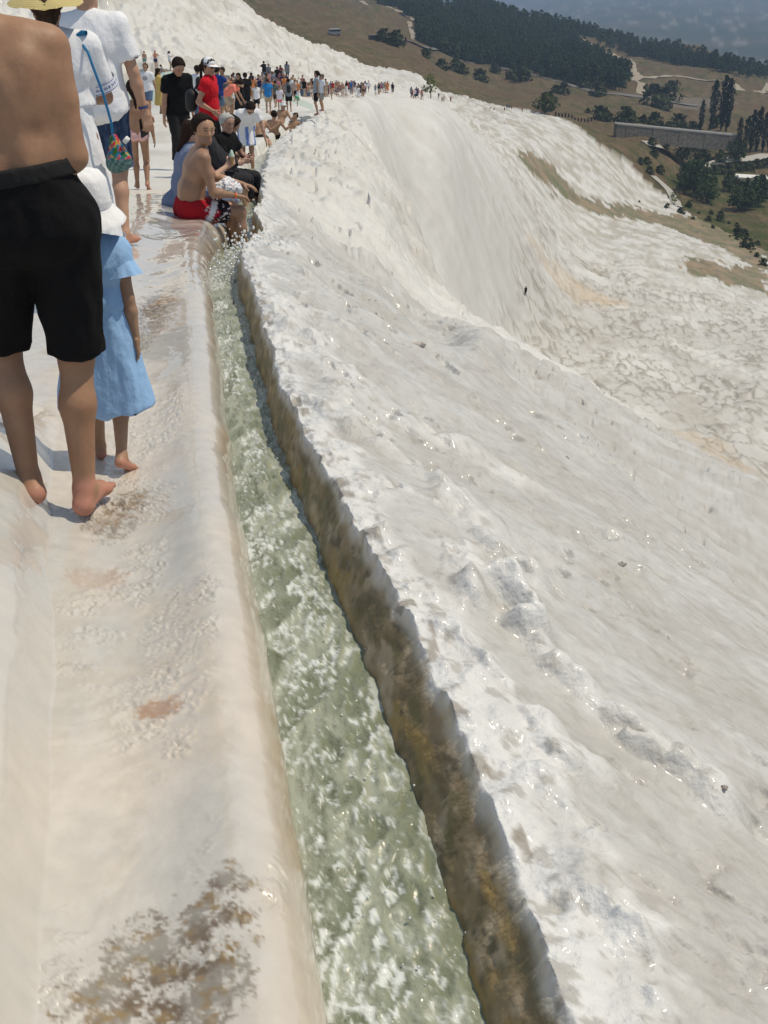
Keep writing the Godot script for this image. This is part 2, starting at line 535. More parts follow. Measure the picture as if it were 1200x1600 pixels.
func ground(x: float, d: float) -> float:
	var h := base_h(x, d)
	var rho := sqrt(x * x + d * d)
	g_rho = rho
	g_wall = 0.0
	g_crust = 0.0
	g_ripple = 0.0
	g_dam = 0.0
	g_calm = 0.0
	var n := x - lip_l.at(d)
	if d < 55.0 and d > -3.0:
		var lip_wave := 0.012 * n_big.get_noise_1d(d * 1.3) + (0.09 * n_big.get_noise_1d(d * 1.1 + 40.0) * smoothstep(8.6, 9.6, d))
		n -= lip_wave
	g_n = n
	if rho < 16.0:
		var nearness := 1.0 - smoothstep(11.0, 16.0, rho)
		h += nearness * 0.012 * n_big.get_noise_2d(x * 1.4, d * 1.0)
		if n < 0.02:
			# path: left bank, shallow trough, rounded lip, ribs left by flowing water
			var bank_n := -0.545 - 0.06 * (d - 1.5) - 0.03 * n_big.get_noise_1d(d * 1.2 + 7.0)
			var bank := (1.0 - smoothstep(3.4, 4.6, d))
			if n < bank_n + 0.03:
				var e := bank_n + 0.03 - n
				h += bank * (0.34 * (1.0 - exp(-e * 3.2)) + 0.05 * smoothstep(0.0, 0.09, e))
			h -= nearness * 0.035 * exp(-pow((n + 0.38) / 0.17, 2.0))
			h += nearness * 0.035 * exp(-pow((n + 0.13) / 0.1, 2.0))
			h += nearness * 0.0012 * n_rip.get_noise_2d(x * 3.0, d * 14.0 + 6.0 * n_big.get_noise_2d(x, d))
			var r := 0.0
			if d < 6.0 and n > -0.95 and d > 1.0:
				for b in ripple_patches:
					r = maxf(r, blob(x, d, b))
			if r > 0.0:
				r = smoothstep(0.0, 0.7, r) * smoothstep(-0.3, 0.3, n_mid.get_noise_2d(x * 2.0, d * 2.0) + 0.1)
				g_ripple = r
				h += r * 0.016 * (0.4 - absf(n_rip.get_noise_2d(x * 21.0 + 2.0 * n_mid.get_noise_2d(x * 3.0, d * 3.0), d * 16.0)))
			else:
				h += nearness * 0.0006 * n_rip.get_noise_2d(x * 30.0, d * 24.0)
	if d < 55.0 and d > -3.0:
		var rim := rim_l.at(d) + 0.02 * n_big.get_noise_1d(d * 2.2 + 3.0) + 0.012 * n_mid.get_noise_1d(d * 2.0) + 0.003 * n_fine.get_noise_1d(d * 2.0)
		g_rim = rim
		var fade := 1.0 - smoothstep(40.0, 55.0, d)
		if n > -0.2 and n < rim + 0.5:
			var wl := wat_l.at(d)
			var foot := rim - lerpf(0.13, 0.05, smoothstep(2.0, 5.0, d))
			if n < 0.0:
				var e := maxf(0.0, n + 0.12) / 0.12
				h -= 0.085 * e * e * e * fade
			elif n < 0.02:
				h += fade * lerpf(-0.085, wl - 0.08, n / 0.02)
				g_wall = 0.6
			elif n < foot:
				h += fade * (wl - 0.08)
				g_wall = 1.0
			elif n < rim:
				var e := (n - foot) / (rim - foot)
				var q := e + (0.09 * n_rag.get_noise_2d(d * 1.1, e * 0.6) + 0.025 * n_rag.get_noise_2d(d * 5.0 + 9.0, e * 2.2)) * (1.0 - absf(2.0 * e - 1.0))
				h += fade * lerpf(wl - 0.08, 0.03, pow(clampf(q, 0.0, 1.0), 0.75))
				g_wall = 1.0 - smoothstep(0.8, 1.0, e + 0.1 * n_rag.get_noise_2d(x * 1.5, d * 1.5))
			else:
				var e := (n - rim) / 0.5
				h += fade * 0.03 * (1.0 - smoothstep(0.0, 1.0, e))
				g_crust = (1.0 - smoothstep(0.1, 0.5, e * (1.0 + 1.6 * n_mid.get_noise_2d(x * 0.7 + 2.0, d * 0.7)))) * (1.0 - smoothstep(9.0, 16.0, d) * 0.6)
	if n > g_rim and rho < 90.0:
		var k := smoothstep(0.0, 0.4, n - g_rim)
		var st := grid_at(stamp, x, d)
		g_crust = maxf(g_crust, grid_at(crust, x, d))
		h += st
		var cn := n_crust.get_noise_2d(x * 1.1, d * 1.1)
		var nod := n_nod.get_noise_2d(x + 0.05 * cn, d * 0.9)
		var nod2 := n_nod.get_noise_2d(x * 2.6 + 7.0, d * 2.4)
		h += g_crust * (0.034 * maxf(cn, -0.2) - 0.020 * nod - 0.007 * nod2)
		# broken plates and low ledges over the whole bank
		var pl := n_mid.get_noise_2d(x * 0.55 - d * 0.2 + 20.0, d * 0.6 + x * 0.3)
		var led := smoothstep(-0.2, -0.15, pl) + smoothstep(0.02, 0.06, pl) + smoothstep(0.22, 0.26, pl)
		g_led = led
		h += k * (0.013 * led * (0.5 + 0.8 * n_big.get_noise_2d(x * 0.8 + 3.0, d * 0.8)) - 0.006 * nod * smoothstep(0.0, 0.3, n_big.get_noise_2d(x * 1.2 + 30.0, d * 1.2)))
		# ribs that run down the slope
		var along := x * 0.92 - d * 0.38
		var across := x * 0.38 + d * 0.92
		g_flow = n_flow.get_noise_2d(along * 0.8, across * 2.0)
		var amp := 0.03 + 0.012 * clampf(rho - 4.0, 0.0, 25.0)
		h += k * amp * g_flow + k * 0.011 * n_mid.get_noise_2d(along * 1.2, across * 1.9) + k * 0.003 * n_fine.get_noise_2d(x, d)
		# small crevices
		var crev := smoothstep(0.2, 0.42, n_rag.get_noise_2d(x * 0.9 + 40.0, d * 1.1)) * smoothstep(-0.1, 0.3, n_big.get_noise_2d(x * 1.1 - 9.0, d * 1.1) + 0.3 * g_crust)
		h -= k * crev * (0.016 + 0.004 * minf(rho, 20.0))
		if rho > 9.0:
			for m in mounds:
				var dx: float = (x - m[0]) / m[2]
				var dd: float = (d - m[1]) / m[2]
				var e := dx * dx + dd * dd
				if e < 4.0:
					h += m[3] * exp(-e * e * 0.9) * (1.0 + 0.18 * n_mid.get_noise_2d(x * 0.9, d * 0.9))
	if rho > 14.0:
		var white: bool = rho < edge_l.at(atan2(x, d))
		if white:
			var out := smoothstep(14.0, 40.0, rho) * (1.0 - smoothstep(-1.0, 6.0, n) * 0.0)
			var onpath := 1.0
			if d < 230.0:
				# the trodden part beside the channel stays smooth
				onpath = smoothstep(0.0, 2.0, n - 0.5) if n > 0.0 else smoothstep(104.0, 110.0, rho)
			var along := x * 0.93 + d * 0.36
			var across := x * -0.36 + d * 0.93
			g_flow = n_flow.get_noise_2d(along * 0.06, across * 0.3)
			var th0 := atan2(x, d)
			var calm := smoothstep(60.0, 110.0, rho) * (1.0 - smoothstep(225.0, 260.0, rho)) * smoothstep(-0.04, 0.0, th0) * (1.0 - smoothstep(0.1, 0.14, th0))
			g_calm = calm
			var a := minf(rho * 0.003, 0.55) * (1.0 - 0.55 * calm)
			h += out * onpath * (a * g_flow + a * 0.75 * n_far.get_noise_2d(along * 0.9, across * 1.5) + 0.4 * a * n_knob.get_noise_2d(x * 2.2, d * 2.2))
			var bulge := smoothstep(-0.15, 0.3, n_warp.get_noise_2d(x * 1.6 + 11.0, d * 0.8))
			if rho < 130.0: h -= out * onpath * bulge * (1.0 - calm) * 0.2 * (0.6 + n_nod.get_noise_2d(x * 0.11 + 0.3 * g_flow, d * 0.06 + 0.12 * n_warp.get_noise_2d(x * 4.0, d * 4.0))) * (1.0 - smoothstep(80.0, 130.0, rho))
			if rho > 45.0: h -= out * onpath * bulge * (1.0 - calm) * 0.6 * (0.6 + n_nod.get_noise_2d(x * 0.033 + 5.0 + 0.2 * n_warp.get_noise_2d(x * 2.0, d * 2.0), d * 0.021 + 0.2 * n_warp.get_noise_2d(d * 2.0, x * 2.0 + 8.0))) * smoothstep(45.0, 80.0, rho)
			h += out * onpath * a * (1.0 - 0.75 * smoothstep(0.09, 0.14, atan2(x, d)) * smoothstep(120.0, 140.0, rho)) * (0.9 * n_knob.get_noise_3d(x * 1.5, h * 1.2, d * 0.5) + 0.7 * n_far.get_noise_3d(x * 1.2, h * 1.6, d * 0.8))
			g_h = h
			var th := atan2(x, d)
			if th < -0.02 and rho > 106.0:
				var kk := smoothstep(106.0, 114.0, rho) * (1.0 - smoothstep(-0.1, -0.02, th))
				h += kk * (0.75 * n_knob.get_noise_2d(x * 0.7, d * 0.9) + 0.3 * n_knob.get_noise_2d(x * 2.2, d * 2.2) + 0.1 * n_knob.get_noise_2d(x * 5.0, d * 5.0))
			if rho > 165.0 and th < 0.14:
				# ledges along the contours
				var kk := smoothstep(165.0, 190.0, rho) * (1.0 - smoothstep(0.08, 0.14, th)) * smoothstep(-0.12, -0.06, th) * (1.0 - calm)
				var v := (h + 2.2 * n_warp.get_noise_2d(x, d)) / 2.6
				var fl := floorf(v)
				var fr := v - fl
				h += kk * 2.6 * 0.75 * (smoothstep(0.55, 0.95, fr) - fr)
				h += kk * 0.22 * n_knob.get_noise_2d(x * 1.6, d * 1.6)
			if th > 0.08 and rho > 120.0 and rho < 300.0:
				# rimstone dams in the basin
				var kk := smoothstep(0.08, 0.13, th) * smoothstep(120.0, 140.0, rho) * (1.0 - smoothstep(250.0, 290.0, rho))
				n_cell.cellular_return_type = FastNoiseLite.RETURN_DISTANCE2_SUB
				var wx := x + 3.0 * n_warp.get_noise_2d(x * 2.0, d * 2.0)
				var wd := d + 3.0 * n_warp.get_noise_2d(d * 2.0, x * 2.0)
				var c := n_cell.get_noise_2d(wx * 2.3, wd * 1.25)
				g_dam = kk * (1.0 - smoothstep(-0.98, -0.82, c)) * smoothstep(-0.3, 0.15, n_warp.get_noise_2d(x * 0.9 + 50.0, d * 0.9) + 0.1)
				h += g_dam * 0.3 + kk * 0.12 * n_knob.get_noise_2d(x * 1.5, d)
		else:
			h += minf(rho * 0.006, 9.0) * n_hill.get_noise_2d(x, d) * (1.0 - smoothstep(1500.0, 2200.0, rho)) + 0.35 * n_far.get_noise_2d(x * 0.6, d * 0.6) * (1.0 - smoothstep(900.0, 1500.0, rho))
	if rho < 14.0: g_h = h
	return h

func tint(x: float, d: float) -> Color:
	var n := g_n
	var f1 := n_mid.get_noise_2d(x * 0.8, d * 0.8)
	var f2 := n_fine.get_noise_2d(x, d)
	if g_rho > 14.0:
		if g_rho >= edge_l.at(atan2(x, d)):
			return tint_hills(x, d)
		var p := Vector2(x + 5.0 * n_far.get_noise_2d(x, d), d + 6.0 * n_far.get_noise_2d(d, x))
		var w := 0.5 + 0.5 * g_flow
		var beige := smoothstep(0.09, 0.14, atan2(x, d)) * smoothstep(110.0, 130.0, g_rho) * (1.0 - smoothstep(225.0, 270.0, g_rho))
		var c := Color(0.60, 0.585, 0.54).lerp(Color(0.72, 0.71, 0.685), clampf(w + 0.4 * n_far.get_noise_2d(x * 0.7, d * 0.7), 0.0, 1.0))
		c = c.lerp(Color(0.50, 0.48, 0.445), beige * 0.6 * smoothstep(-0.3, 0.2, n_warp.get_noise_2d(x * 0.8, d * 0.8) + 0.1))
		c = c.lerp(Color(0.47, 0.44, 0.39), 0.6 * (1.0 - 0.6 * g_calm) * smoothstep(0.08, 0.4, n_far.get_noise_3d(x * 1.3, g_h * 1.5, d * 0.9 + 60.0)))
		var stain := n_far.get_noise_2d(x * 0.35 + 80.0, d * 0.35)
		c = c.lerp(Color(0.42, 0.38, 0.32), 0.5 * (1.0 - 0.7 * g_calm) * smoothstep(0.15, 0.5, stain) * smoothstep(30.0, 80.0, g_rho))
		var th := atan2(x, d)
		if th > 0.02 and g_rho > 230.0:
			c = c.lerp(Color(0.40, 0.36, 0.28), smoothstep(0.0, 0.3, n_far.get_noise_3d(x * 0.8, 30.0, d * 0.8) + 0.06) * smoothstep(230.0, 300.0, g_rho) * smoothstep(0.02, 0.06, th) * 0.75)
		if g_dam > 0.0: c = c.lerp(Color(0.33, 0.3, 0.25), g_dam * 0.85)
		for b in ochre:
			var e := blob(x, d, b)
			if e > 0.0:
				c = c.lerp(Color(0.56, 0.45, 0.32), smoothstep(0.0, 0.6, e + 0.9 * n_far.get_noise_2d(x * 2.0, d * 2.0) - 0.15) * 0.5)
		if th > 0.1 and Geometry2D.is_point_in_polygon(p, tongue):
			c = dry_grass(x, d, 0.12) * 1.25
		elif n < -1.0 and g_rho > 96.0 and g_rho < 107.0 + 2.0 * stain and th < -0.06:
			c = Color(0.46, 0.54, 0.485)      # shallow pale green pools at the foot of the cliff
		return c
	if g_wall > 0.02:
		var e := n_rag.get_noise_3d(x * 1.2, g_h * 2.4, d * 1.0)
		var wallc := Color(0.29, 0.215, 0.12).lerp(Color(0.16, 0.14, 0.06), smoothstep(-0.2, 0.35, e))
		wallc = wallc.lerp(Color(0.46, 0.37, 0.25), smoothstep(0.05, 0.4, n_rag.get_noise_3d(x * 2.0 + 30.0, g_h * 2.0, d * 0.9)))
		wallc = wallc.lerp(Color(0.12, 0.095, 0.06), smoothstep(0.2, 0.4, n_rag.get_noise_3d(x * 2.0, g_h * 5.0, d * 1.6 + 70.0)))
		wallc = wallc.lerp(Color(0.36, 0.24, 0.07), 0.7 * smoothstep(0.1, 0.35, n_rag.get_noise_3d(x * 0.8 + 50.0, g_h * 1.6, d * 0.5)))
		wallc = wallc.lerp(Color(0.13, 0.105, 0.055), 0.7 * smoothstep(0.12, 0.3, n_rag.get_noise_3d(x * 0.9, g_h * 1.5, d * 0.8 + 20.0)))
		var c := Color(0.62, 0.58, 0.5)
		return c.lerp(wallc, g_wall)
	if n < 0.02:
		var c := Color(0.68, 0.615, 0.53).lerp(Color(0.62, 0.585, 0.525), smoothstep(-0.35, 0.45, n_big.get_noise_2d(x * 1.2, d * 0.9)))
		c = c.lerp(Color(0.66, 0.57, 0.46), 0.5 * smoothstep(-0.14, -0.02, n) + 0.25 * smoothstep(0.1, 0.5, f1))
		c = c.lerp(Color(0.56, 0.56, 0.53), 0.6 * smoothstep(0.1, 0.5, n_big.get_noise_2d(x * 1.0 + 20.0, d * 0.6)))
		c = c * (1.0 + 0.03 * f2)
		# the lip carries brown stains here and there
		var lipst := smoothstep(-0.06, 0.0, n) * smoothstep(0.12, 0.4, n_big.get_noise_1d(d * 2.0 + 3.0) + 0.3 * n_rag.get_noise_2d(x * 3.0, d))
		c = c.lerp(Color(0.40, 0.26, 0.11), lipst * 0.6)
		for b in algae:
			var e := blob(x, d, b)
			if e > 0.0:
				var sp := n_rag.get_noise_2d(x * 3.6, d * 3.6)
				var big := n_rag.get_noise_2d(x * 1.4 + 9.0, d * 1.4)
				var speck := n_rag.get_noise_2d(x * 13.0 + 5.0, d * 13.0)
				var k: float = smoothstep(-0.1, 0.6, e * 0.75 + 0.8 * sp + 0.5 * big + 0.75 * speck - 0.2)
				var ac := Color(0.17, 0.115, 0.06).lerp(Color(0.30, 0.265, 0.21), smoothstep(-0.2, 0.25, big))
				ac = ac.lerp(Color(0.29, 0.19, 0.065), 0.8 * smoothstep(0.1, 0.4, n_rag.get_noise_2d(x * 3.0 - 20.0, d * 3.0)))
				c = c.lerp(ac, k * 0.85 * minf(1.0, b[4] + 0.4))
		for b in rust:
			var e := blob(x, d, b)
			if e > 0.0:
				c = c.lerp(Color(0.42, 0.22, 0.11), smoothstep(0.05, 0.7, e + 0.7 * n_rag.get_noise_2d(x * 4.0, d * 10.0) + 0.5 * n_rag.get_noise_2d(x * 12.0, d * 12.0) - 0.1) * b[4])
		return c
	# bank to the right of the channel
	var w2 := clampf(0.5 + 0.7 * g_flow + 0.25 * f1, 0.0, 1.0)
	var c2 := Color(0.515, 0.505, 0.48).lerp(Color(0.605, 0.60, 0.585), w2)
	c2 = c2.lerp(Color(0.47, 0.435, 0.385), 0.5 * smoothstep(0.15, 0.45, n_big.get_noise_2d(x * 0.9 + 5.0, d * 0.9)))
	c2 = c2.lerp(Color(0.43, 0.41, 0.37), 0.4 * smoothstep(0.12, 0.5, n_flow.get_noise_2d((x * 0.92 - d * 0.38) * 1.6 + 40.0, (x * 0.38 + d * 0.92) * 4.0)))
	c2 = c2.lerp(Color(0.47, 0.45, 0.42), 0.6 * smoothstep(0.0, 0.35, n_mid.get_noise_2d(x * 0.5 + 60.0, d * 0.5)))
	c2 = c2.lerp(Color(0.72, 0.715, 0.70), clampf(g_crust * 1.15 - 0.35 * smoothstep(-0.1, 0.3, n_mid.get_noise_2d(x * 1.1, d * 1.1 + 9.0)), 0.0, 1.0))
	var pit_shade := smoothstep(0.22, 0.4, n_rag.get_noise_2d(x * 2.0 + 11.0, d * 2.0)) * (0.5 + 0.6 * g_crust)  # shade of small pits put into the colour; no hollows are cut here
	c2 = c2.lerp(Color(0.30, 0.27, 0.22), pit_shade * 0.5)
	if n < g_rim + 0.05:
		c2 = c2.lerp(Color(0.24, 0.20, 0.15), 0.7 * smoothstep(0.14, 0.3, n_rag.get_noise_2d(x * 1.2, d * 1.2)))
	return c2 * (1.0 + 0.04 * f2)

func dry_grass(x: float, d: float, green: float) -> Color:
	var a := n_far.get_noise_2d(x * 0.9 + 7.0, d * 0.9)
	var c := Color(0.24, 0.175, 0.10).lerp(Color(0.145, 0.12, 0.065), smoothstep(-0.3, 0.4, a))
	return c.lerp(Color(0.095, 0.115, 0.04), clampf(green + 1.3 * n_far.get_noise_2d(x * 0.5, d * 0.5 + 30.0), 0.0, 1.0))

func tint_hills(x: float, d: float) -> Color:
	var p := Vector2(x + 6.0 * n_far.get_noise_2d(x * 0.5, d * 0.5), d + 8.0 * n_far.get_noise_2d(d * 0.5, x * 0.5))
	if g_rho > 1700.0:
		var a := n_hill.get_noise_2d(x * 0.35, d * 0.2)
		var b := n_hill.get_noise_2d(x * 1.5 + 100.0, d * 0.9)
		var c := Color(0.055, 0.075, 0.04).lerp(Color(0.12, 0.105, 0.07), smoothstep(-0.1, 0.3, a))
		return c.lerp(Color(0.36, 0.33, 0.28), smoothstep(0.2, 0.4, b) * 0.7)
	if Geometry2D.is_point_in_polygon(p, lawn): return dry_grass(x, d, 0.75)
	if Geometry2D.is_point_in_polygon(p, bare): return Color(0.26, 0.22, 0.17)
	var near := 1.0 - smoothstep(380.0, 470.0, g_rho)
	var c := dry_grass(x, d, 0.05 + 0.6 * near)
	var slab := n_hill.get_noise_2d(x * 1.3, d * 1.3)
	return c.lerp(Color(0.19, 0.13, 0.082), smoothstep(-0.1, 0.35, slab) * (1.0 - near) * 0.7)

# ---- grids to meshes
func sheet(v: PackedVector3Array, c: PackedColorArray, cols: int, rows: int, keep: Callable) -> ArrayMesh:
	var nn := PackedVector3Array()
	nn.resize(v.size())
	for j in rows:
		for i in cols:
			var k := j * cols + i
			var l := v[k - 1] if i > 0 else v[k]
			var r := v[k + 1] if i < cols - 1 else v[k]
			var a := v[k - cols] if j > 0 else v[k]
			var b := v[k + cols] if j < rows - 1 else v[k]
			var q := (r - l).cross(b - a)
			nn[k] = q.normalized() if q.y > 0.0 else -q.normalized()
	var id := PackedInt32Array()
	for j in rows - 1:
		for i in cols - 1:
			if keep.call(i, j):
				var k := j * cols + i
				id.append_array([k, k + cols, k + 1, k + 1, k + cols, k + cols + 1])
	return pack(v, nn, c, id)

func pack(v: PackedVector3Array, nn: PackedVector3Array, c: PackedColorArray, id: PackedInt32Array, uv := PackedVector2Array()) -> ArrayMesh:
	# keep only the vertices in use
	var map := PackedInt32Array()
	map.resize(v.size())
	map.fill(-1)
	var v2 := PackedVector3Array()
	var n2 := PackedVector3Array()
	var c2 := PackedColorArray()
	var u2 := PackedVector2Array()
	for k in id.size():
		var o := id[k]
		if map[o] < 0:
			map[o] = v2.size()
			v2.append(v[o])
			n2.append(nn[o])
			if c.size(): c2.append(c[o])
			if uv.size(): u2.append(uv[o])
		id[k] = map[o]
	var arr := []
	arr.resize(Mesh.ARRAY_MAX)
	arr[Mesh.ARRAY_VERTEX] = v2
	arr[Mesh.ARRAY_NORMAL] = n2
	if c2.size(): arr[Mesh.ARRAY_COLOR] = c2
	if u2.size(): arr[Mesh.ARRAY_TEX_UV] = u2
	arr[Mesh.ARRAY_INDEX] = id
	var m := ArrayMesh.new()
	m.add_surface_from_arrays(Mesh.PRIMITIVE_TRIANGLES, arr)
	return m

const NEAR_D0 := -0.9
const NEAR_D1 := 13.0
const NEAR_N0 := -2.2
const NEAR_N1 := 2.6

func stone_mat(rough: float, coat: float, scale: float, bump: float) -> StandardMaterial3D:
	var m := vertex_mat(rough, 0.45)
	m.albedo_texture = noise_tex(noise(31, 0.012, 5), 512, false, 1.0, 0.92, 1.0)
	m.normal_enabled = true
	m.normal_texture = noise_tex(noise(32, 0.03, 5), 512, true, bump)
	m.normal_scale = 0.3
	m.uv1_triplanar = true
	m.uv1_world_triplanar = true
	m.uv1_scale = Vector3.ONE * scale
	if coat > 0.0:
		m.clearcoat_enabled = true
		m.clearcoat = coat
		m.clearcoat_roughness = 0.12
	return m

func build_ground() -> void:
	prepare_ground()
	# near sheet, along the channel
	var ns: Array = []
	var n := NEAR_N0
	while n < NEAR_N1:
		ns.append(n)
		n += 0.035 if n < -0.95 else 0.007 if n < -0.6 else 0.0048 if n < -0.1 else 0.005 if n < 0.02 else 0.02 if n < 0.12 else 0.0065 if n < 0.62 else 0.012 if n < 1.5 else 0.022
	var ds: Array = []
	var d := NEAR_D0
	while d < NEAR_D1:
		ds.append(d)
		d += 0.05 if d < 0.95 else maxf(0.0048, 0.0042 * d)
	var cols := ns.size()
	var rows := ds.size()
	var v := PackedVector3Array()
	var c := PackedColorArray()
	v.resize(cols * rows)
	c.resize(cols * rows)
	for j in rows:
		var dd: float = ds[j]
		var lx := lip_l.at(dd)
		for i in cols:
			var x: float = lx + ns[i]
			v[j * cols + i] = Vector3(x, ground(x, dd), -dd)
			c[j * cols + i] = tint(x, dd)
	var split := 0
	while ns[split] < 0.015: split += 1
	var wet := stone_mat(0.34, 1.0, 1.7, 3.0)
	wet.clearcoat_roughness = 0.05
	var dry := stone_mat(0.55, 0.2, 2.6, 12.0)
	dry.normal_scale = 0.5
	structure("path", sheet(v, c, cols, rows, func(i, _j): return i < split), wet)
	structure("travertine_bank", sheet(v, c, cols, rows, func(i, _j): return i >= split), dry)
	# the rest of the land, in rings about where the camera stands
	var ths: Array = []
	var a := -0.98
	while a < 0.84:
		ths.append(a)
		a += 0.012 if absf(a) > 0.5 else 0.004 if absf(a) > 0.34 else 0.0013
	var rs: Array = []
	var r := 1.6
	while r < 14000.0:
		rs.append(r)
		r *= 1.03 if r < 10.0 else 1.011 if r < 40.0 else 1.0045 if r < 104.0 else 1.004 if r < 270.0 else 1.008 if r < 600.0 else 1.012 if r < 1600.0 else 1.05
	cols = ths.size()
	rows = rs.size()
	v.resize(cols * rows)
	c.resize(cols * rows)
	var kind := PackedByteArray()
	kind.resize(cols * rows)
	for j in rows:
		var rr: float = rs[j]
		for i in cols:
			var x: float = rr * sin(ths[i])
			var dd: float = rr * cos(ths[i])
			var k := j * cols + i
			var y := ground(x, dd)
			c[k] = tint(x, dd)
			kind[k] = 0 if rr < edge_l.at(ths[i]) else 1 if rr < 1700.0 else 2
			if dd < NEAR_D1 - 0.25 and dd > NEAR_D0:
				var nn: float = x - lip_l.at(dd)
				if nn > NEAR_N0 + 0.1 and nn < NEAR_N1 - 0.1:
					y -= 0.05
					if nn > NEAR_N0 + 0.25 and nn < NEAR_N1 - 0.25 and dd < NEAR_D1 - 0.6: kind[k] = 3
			v[k] = Vector3(x, y, -dd)
	print("grid ", cols, "x", rows)
	var far_stone := stone_mat(0.65, 0.1, 0.7, 6.0)
	var soil := vertex_mat(0.95, 0.2)
	soil.albedo_texture = noise_tex(noise(33, 0.02, 5), 512, false, 1.0, 0.6, 1.0)
	soil.uv1_triplanar = true
	soil.uv1_world_triplanar = true
	soil.uv1_scale = Vector3.ONE * 0.06
	structure("travertine_slope", sheet(v, c, cols, rows, func(i, j): return kind[j * cols + i] == 0), far_stone)
	structure("hills", sheet(v, c, cols, rows, func(i, j): return kind[j * cols + i] == 1), soil)
	structure("plain", sheet(v, c, cols, rows, func(i, j): return kind[j * cols + i] == 2), soil)

# ------------------------------------------------------------------ water
func build_water() -> void:
	var chop := noise(41, 5.0, 4)
	var foam := noise(42, 3.2, 5)
	var ds: Array = []
	var d := 0.3
	while d < 50.0:
		ds.append(d)
		d += maxf(0.006, 0.004 * d)
	var cols := 84
	var rows := ds.size()
	var v := PackedVector3Array()
	var c := PackedColorArray()
	v.resize(cols * rows)
	c.resize(cols * rows)
	for j in rows:
		var dd: float = ds[j]
		var lx := lip_l.at(dd)
		var rim := rim_l.at(dd)
		var wl := wat_l.at(dd)
		var rough := 1.0 + 1.2 * exp(-pow((dd - 8.9) / 0.5, 2.0))
		for i in cols:
			var n := lerpf(-0.06, rim + 0.02, float(i) / (cols - 1))
			var x := lx + n
			# the stream runs along d: waves are drawn out that way
			var q := chop.get_noise_3d(x * 2.3, dd * 1.0, 0.0)
			var q2 := chop.get_noise_3d(x * 7.0, dd * 4.2, 5.0)
			var side := clampf(minf(n + 0.02, rim - 0.05 - n) / 0.08, 0.3, 1.0)
			var q3 := chop.get_noise_3d(x * 14.0, dd * 9.0, 9.0)
			var sharp := (0.5 - absf(q)) * 0.028 + 0.007 * q2 + 0.003 * q3
			var y := base_h(lx - 0.2, dd) + wl + rough * side * sharp
			v[j * cols + i] = Vector3(x, y, -dd)
			var f := 1.0 * foam.get_noise_3d(x * 2.6 + 0.5 * q, dd * 0.38, 2.0) + 0.35 * q2 + 0.35 * q3 + 0.5 * foam.get_noise_2d(x * 16.0, dd * 6.0)
			var white := (1.0 - 0.75 * smoothstep(rim - 0.16, rim - 0.08, n)) * smoothstep(0.05, 0.5, f + 0.02 + 0.35 * (rough - 1.0) + 0.1 * foam.get_noise_1d(dd * 0.7))
			var g := Color(0.19, 0.21, 0.14).lerp(Color(0.335, 0.355, 0.275), smoothstep(-0.3, 0.3, q))
			c[j * cols + i] = g.lerp(Color(0.72, 0.75, 0.73), white * 0.9)
	var m := vertex_mat(0.06, 0.42)
	m.normal_enabled = true
	m.normal_texture = noise_tex(noise(43, 0.02, 4), 512, true, 6.0)
	m.normal_scale = 1.2
	m.uv1_triplanar = true
	m.uv1_world_triplanar = true
	m.uv1_scale = Vector3(8.0, 8.0, 5.5)
	structure("water", sheet(v, c, cols, rows, func(_i, _j): return true), m)


# ------------------------------------------------------------------ bodies and clothes
# A limb is [from, radius, to, radius, blend, cut]; cut 1 ends it flat at "to". Limbs are joined as a smooth distance field
# and meshed as surface nets.
class Shell:
	var v := PackedVector3Array()
	var n := PackedVector3Array()
	var c := PackedColorArray()
	var id := PackedInt32Array()

func limb(a: Vector3, ra: float, b: Vector3, rb: float, k := 0.03, cut := 0) -> Array:
	return [a, ra, b, rb, k, cut]

